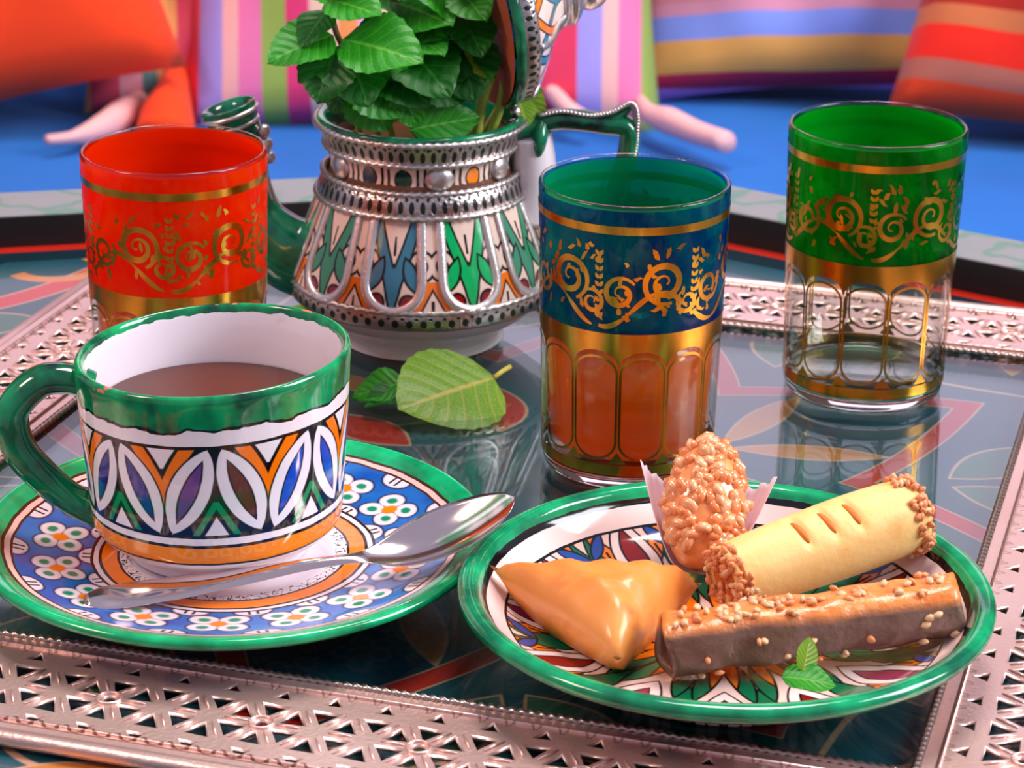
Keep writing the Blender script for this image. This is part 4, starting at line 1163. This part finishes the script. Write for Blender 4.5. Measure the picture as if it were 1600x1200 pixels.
SL = (-.26, .02, .28)
sl_an = PI / 2 + .42
for i in range(NS + 1):
    t = -1 + 2 * i / NS; xx = t * L / 2
    rr = .0108 * (1 - .10 * abs(t) ** 4 + .02 * math.sin(3 * t + 1)) * (1.04 + .05 * t)
    for k in range(NA):
        an = 2 * PI * k / NA; dent = 0
        for s_ in SL:
            da = (an - sl_an + PI) % (2 * PI) - PI
            dent += .0016 * math.exp(-((t - s_ - .02 * da) / .035) ** 2) * max(0, 1 - (da / .55) ** 4)
        V.append((xx, (rr - dent) * math.cos(an), (rr - dent) * math.sin(an)))
for i in range(NS):
    for k in range(NA): Fc.append((i * NA + k, i * NA + (k + 1) % NA, (i + 1) * NA + (k + 1) % NA, (i + 1) * NA + k))
Fc.append(tuple(range(NA))[::-1]); Fc.append(tuple(NS * NA + k for k in range(NA)))
mk('biscuit_shell', V, Fc, bis_mat, bis)
slit_mat = plain('baked_slit', rgb('e07a1c'), .6, 0, 300, .4)
for s_ in SL:
    rr = .0108 * (1.04 + .05 * s_)
    pts = [(s_ * L / 2 + .0006 * e, (rr - .0009) * math.cos(sl_an + e * .42), (rr - .0009) * math.sin(sl_an + e * .42)) for e in np.linspace(-1, 1, 9)]
    tube('slit', pts, [.0003, .0008, .0010, .0011, .0011, .0011, .0010, .0008, .0003], slit_mat, bis, 8, .8, (1, 0, 0))
for end, cnt, me_ in ((1, 150, toast_me), (-1, 100, toast_me)):
    for q in range(cnt):
        an = rd.uniform(0, 2 * PI); rr = .0106 * math.sqrt(rd.random()) ; fx_ = end * (L / 2 + .0006)
        if q % 2: rr = .0108 * (1.0 if end > 0 else .92); fx_ = end * (L / 2 - abs(rd.gauss(0, .0026)))
        rr *= (1.06 if end > 0 else .97)
        link('sesame_seed', me_ if rd.random() < .85 else seed_me, bis, (fx_, rr * math.cos(an), rr * math.sin(an)), (rd.uniform(0, PI), rd.uniform(0, PI), rd.uniform(0, PI)))
V, Fc, _ = lathe_data([(0, 0), (.006, .0002), (.0100, -.0018), (.0100, -.003)], 24)
crumb = pastry('baked_crumb', 'b0501c', 'd8762c', '7a3010', .8, 500, 0)
mk('crumb_end', [(-L / 2 - c_ * .8, a_, b_) for a_, b_, c_ in V], Fc, crumb, bis)
mk('crumb_end', [(L / 2 + c_ * .8, a_, b_) for a_, b_, c_ in V], [f[::-1] for f in Fc], crumb, bis)

# nut-covered oval pastry standing in a paper case
a0_, a1_ = on(1092, 890, .0125), on(1112, 686, .0440)
nut = thing('nut_pastry', 'oval pastry covered in glazed chopped almonds, standing upright', 'pastry', (a0_ + a1_) / 2)
ax = (a1_ - a0_).normalized(); L = (a1_ - a0_).length
f_ = Vector((0, -1, .35)); fz = (f_ - ax * f_.dot(ax)).normalized(); fy = fz.cross(ax)
nut.rotation_mode = 'QUATERNION'
nut.rotation_quaternion = Matrix(((ax.x, fy.x, fz.x), (ax.y, fy.y, fz.y), (ax.z, fy.z, fz.z))).to_quaternion()
def nut_r(t): return .0122 * max(0, (1 - abs(t + .05) ** 2.0 / (1.12 if t > -.05 else 1.15))) ** .62
V, Fc = [], []; NS, NA = 26, 26
for i in range(NS + 1):
    t = -1 + 2 * i / NS; rr = max(.0006, nut_r(t) if abs(t) < 1 else .003)
    for k in range(NA):
        an = 2 * PI * k / NA; V.append((t * L / 2, rr * math.cos(an), rr * .85 * math.sin(an)))
for i in range(NS):
    for k in range(NA): Fc.append((i * NA + k, i * NA + (k + 1) % NA, (i + 1) * NA + (k + 1) % NA, (i + 1) * NA + k))
Fc.append(tuple(range(NA))[::-1]); Fc.append(tuple(NS * NA + k for k in range(NA)))
mk('pastry_body', V, Fc, pastry('honey_pastry', 'ee8a4a', 'f4a868', 'e06a1c', .25, 120, .7), nut)
nutm = [pastry('almond_piece_' + str(i), c_, d_, None, .2, 300, .8) for i, (c_, d_) in enumerate((('f09a60', 'ea8448'), ('f4b484', 'f0a068')))]
nm_me = []
for i, m_ in enumerate(nutm):
    v_, fc_, _ = lathe_data([(0, -.0023), (.0022, -.0014), (.0028, .0003), (.0019, .0017), (0, .0021)], 7)
    me = bpy.data.meshes.new('almond_piece'); me.from_pydata([(p[0] * (1 + .3 * i), p[1], p[2] * .8 + .3 * p[0]) for p in v_], [], fc_)
    me.polygons.foreach_set('use_smooth', [True] * len(fc_)); me.materials.append(m_); nm_me.append(me)
for q in range(120):
    t = rd.uniform(-.72, .96); an = rd.uniform(.0, PI) if q < 150 else rd.uniform(-.4, PI + .4)
    rr = nut_r(t) * .91
    link('almond_piece', rd.choice(nm_me), nut, (t * L / 2, rr * math.cos(an), rr * .85 * math.sin(an)), (rd.uniform(0, 6), rd.uniform(0, 6), rd.uniform(0, 6)))
# paper case behind it
g = Graph('baking_paper'); pp = g.principled(rgb('f6dce4'), .6); tl_ = g.node('ShaderNodeBsdfTranslucent'); tl_.inputs[0].default_value = rgb('f6dce4')
paper = g.done(g.addmix(pp, tl_.outputs[0], .35))
V, Fc = [], []; NS, NA = 14, 60
for i in range(NS + 1):
    t = i / NS; xx = (-1.0 + 1.52 * t) * L / 2
    for k in range(NA + 1):
        an = PI * .98 + (PI * 1.04) * k / NA; e = abs(k / NA - .5) * 2
        rr = .0068 + .0098 * t ** .7 + .0030 * t * e ** 3 + .0004 * math.sin(k * 1.9) * t
        xo = xx + .0007 * math.sin(k * .95) * t * t - .0035 * t * (1 - e)
        V.append((xo, rr * math.cos(an) * 1.04, rr * .9 * math.sin(an)))
for i in range(NS):
    for k in range(NA): Fc.append((i * (NA + 1) + k, i * (NA + 1) + k + 1, (i + 1) * (NA + 1) + k + 1, (i + 1) * (NA + 1) + k))
o = mk('paper_case', V, Fc, paper)
sm_ = o.modifiers.new('sheet', 'SOLIDIFY'); sm_.thickness = .0002
o.location = nut.location; o.rotation_mode = 'QUATERNION'; o.rotation_quaternion = nut.rotation_quaternion
tag(o, 'pleated white paper case wrapped behind the almond pastry', 'paper case')
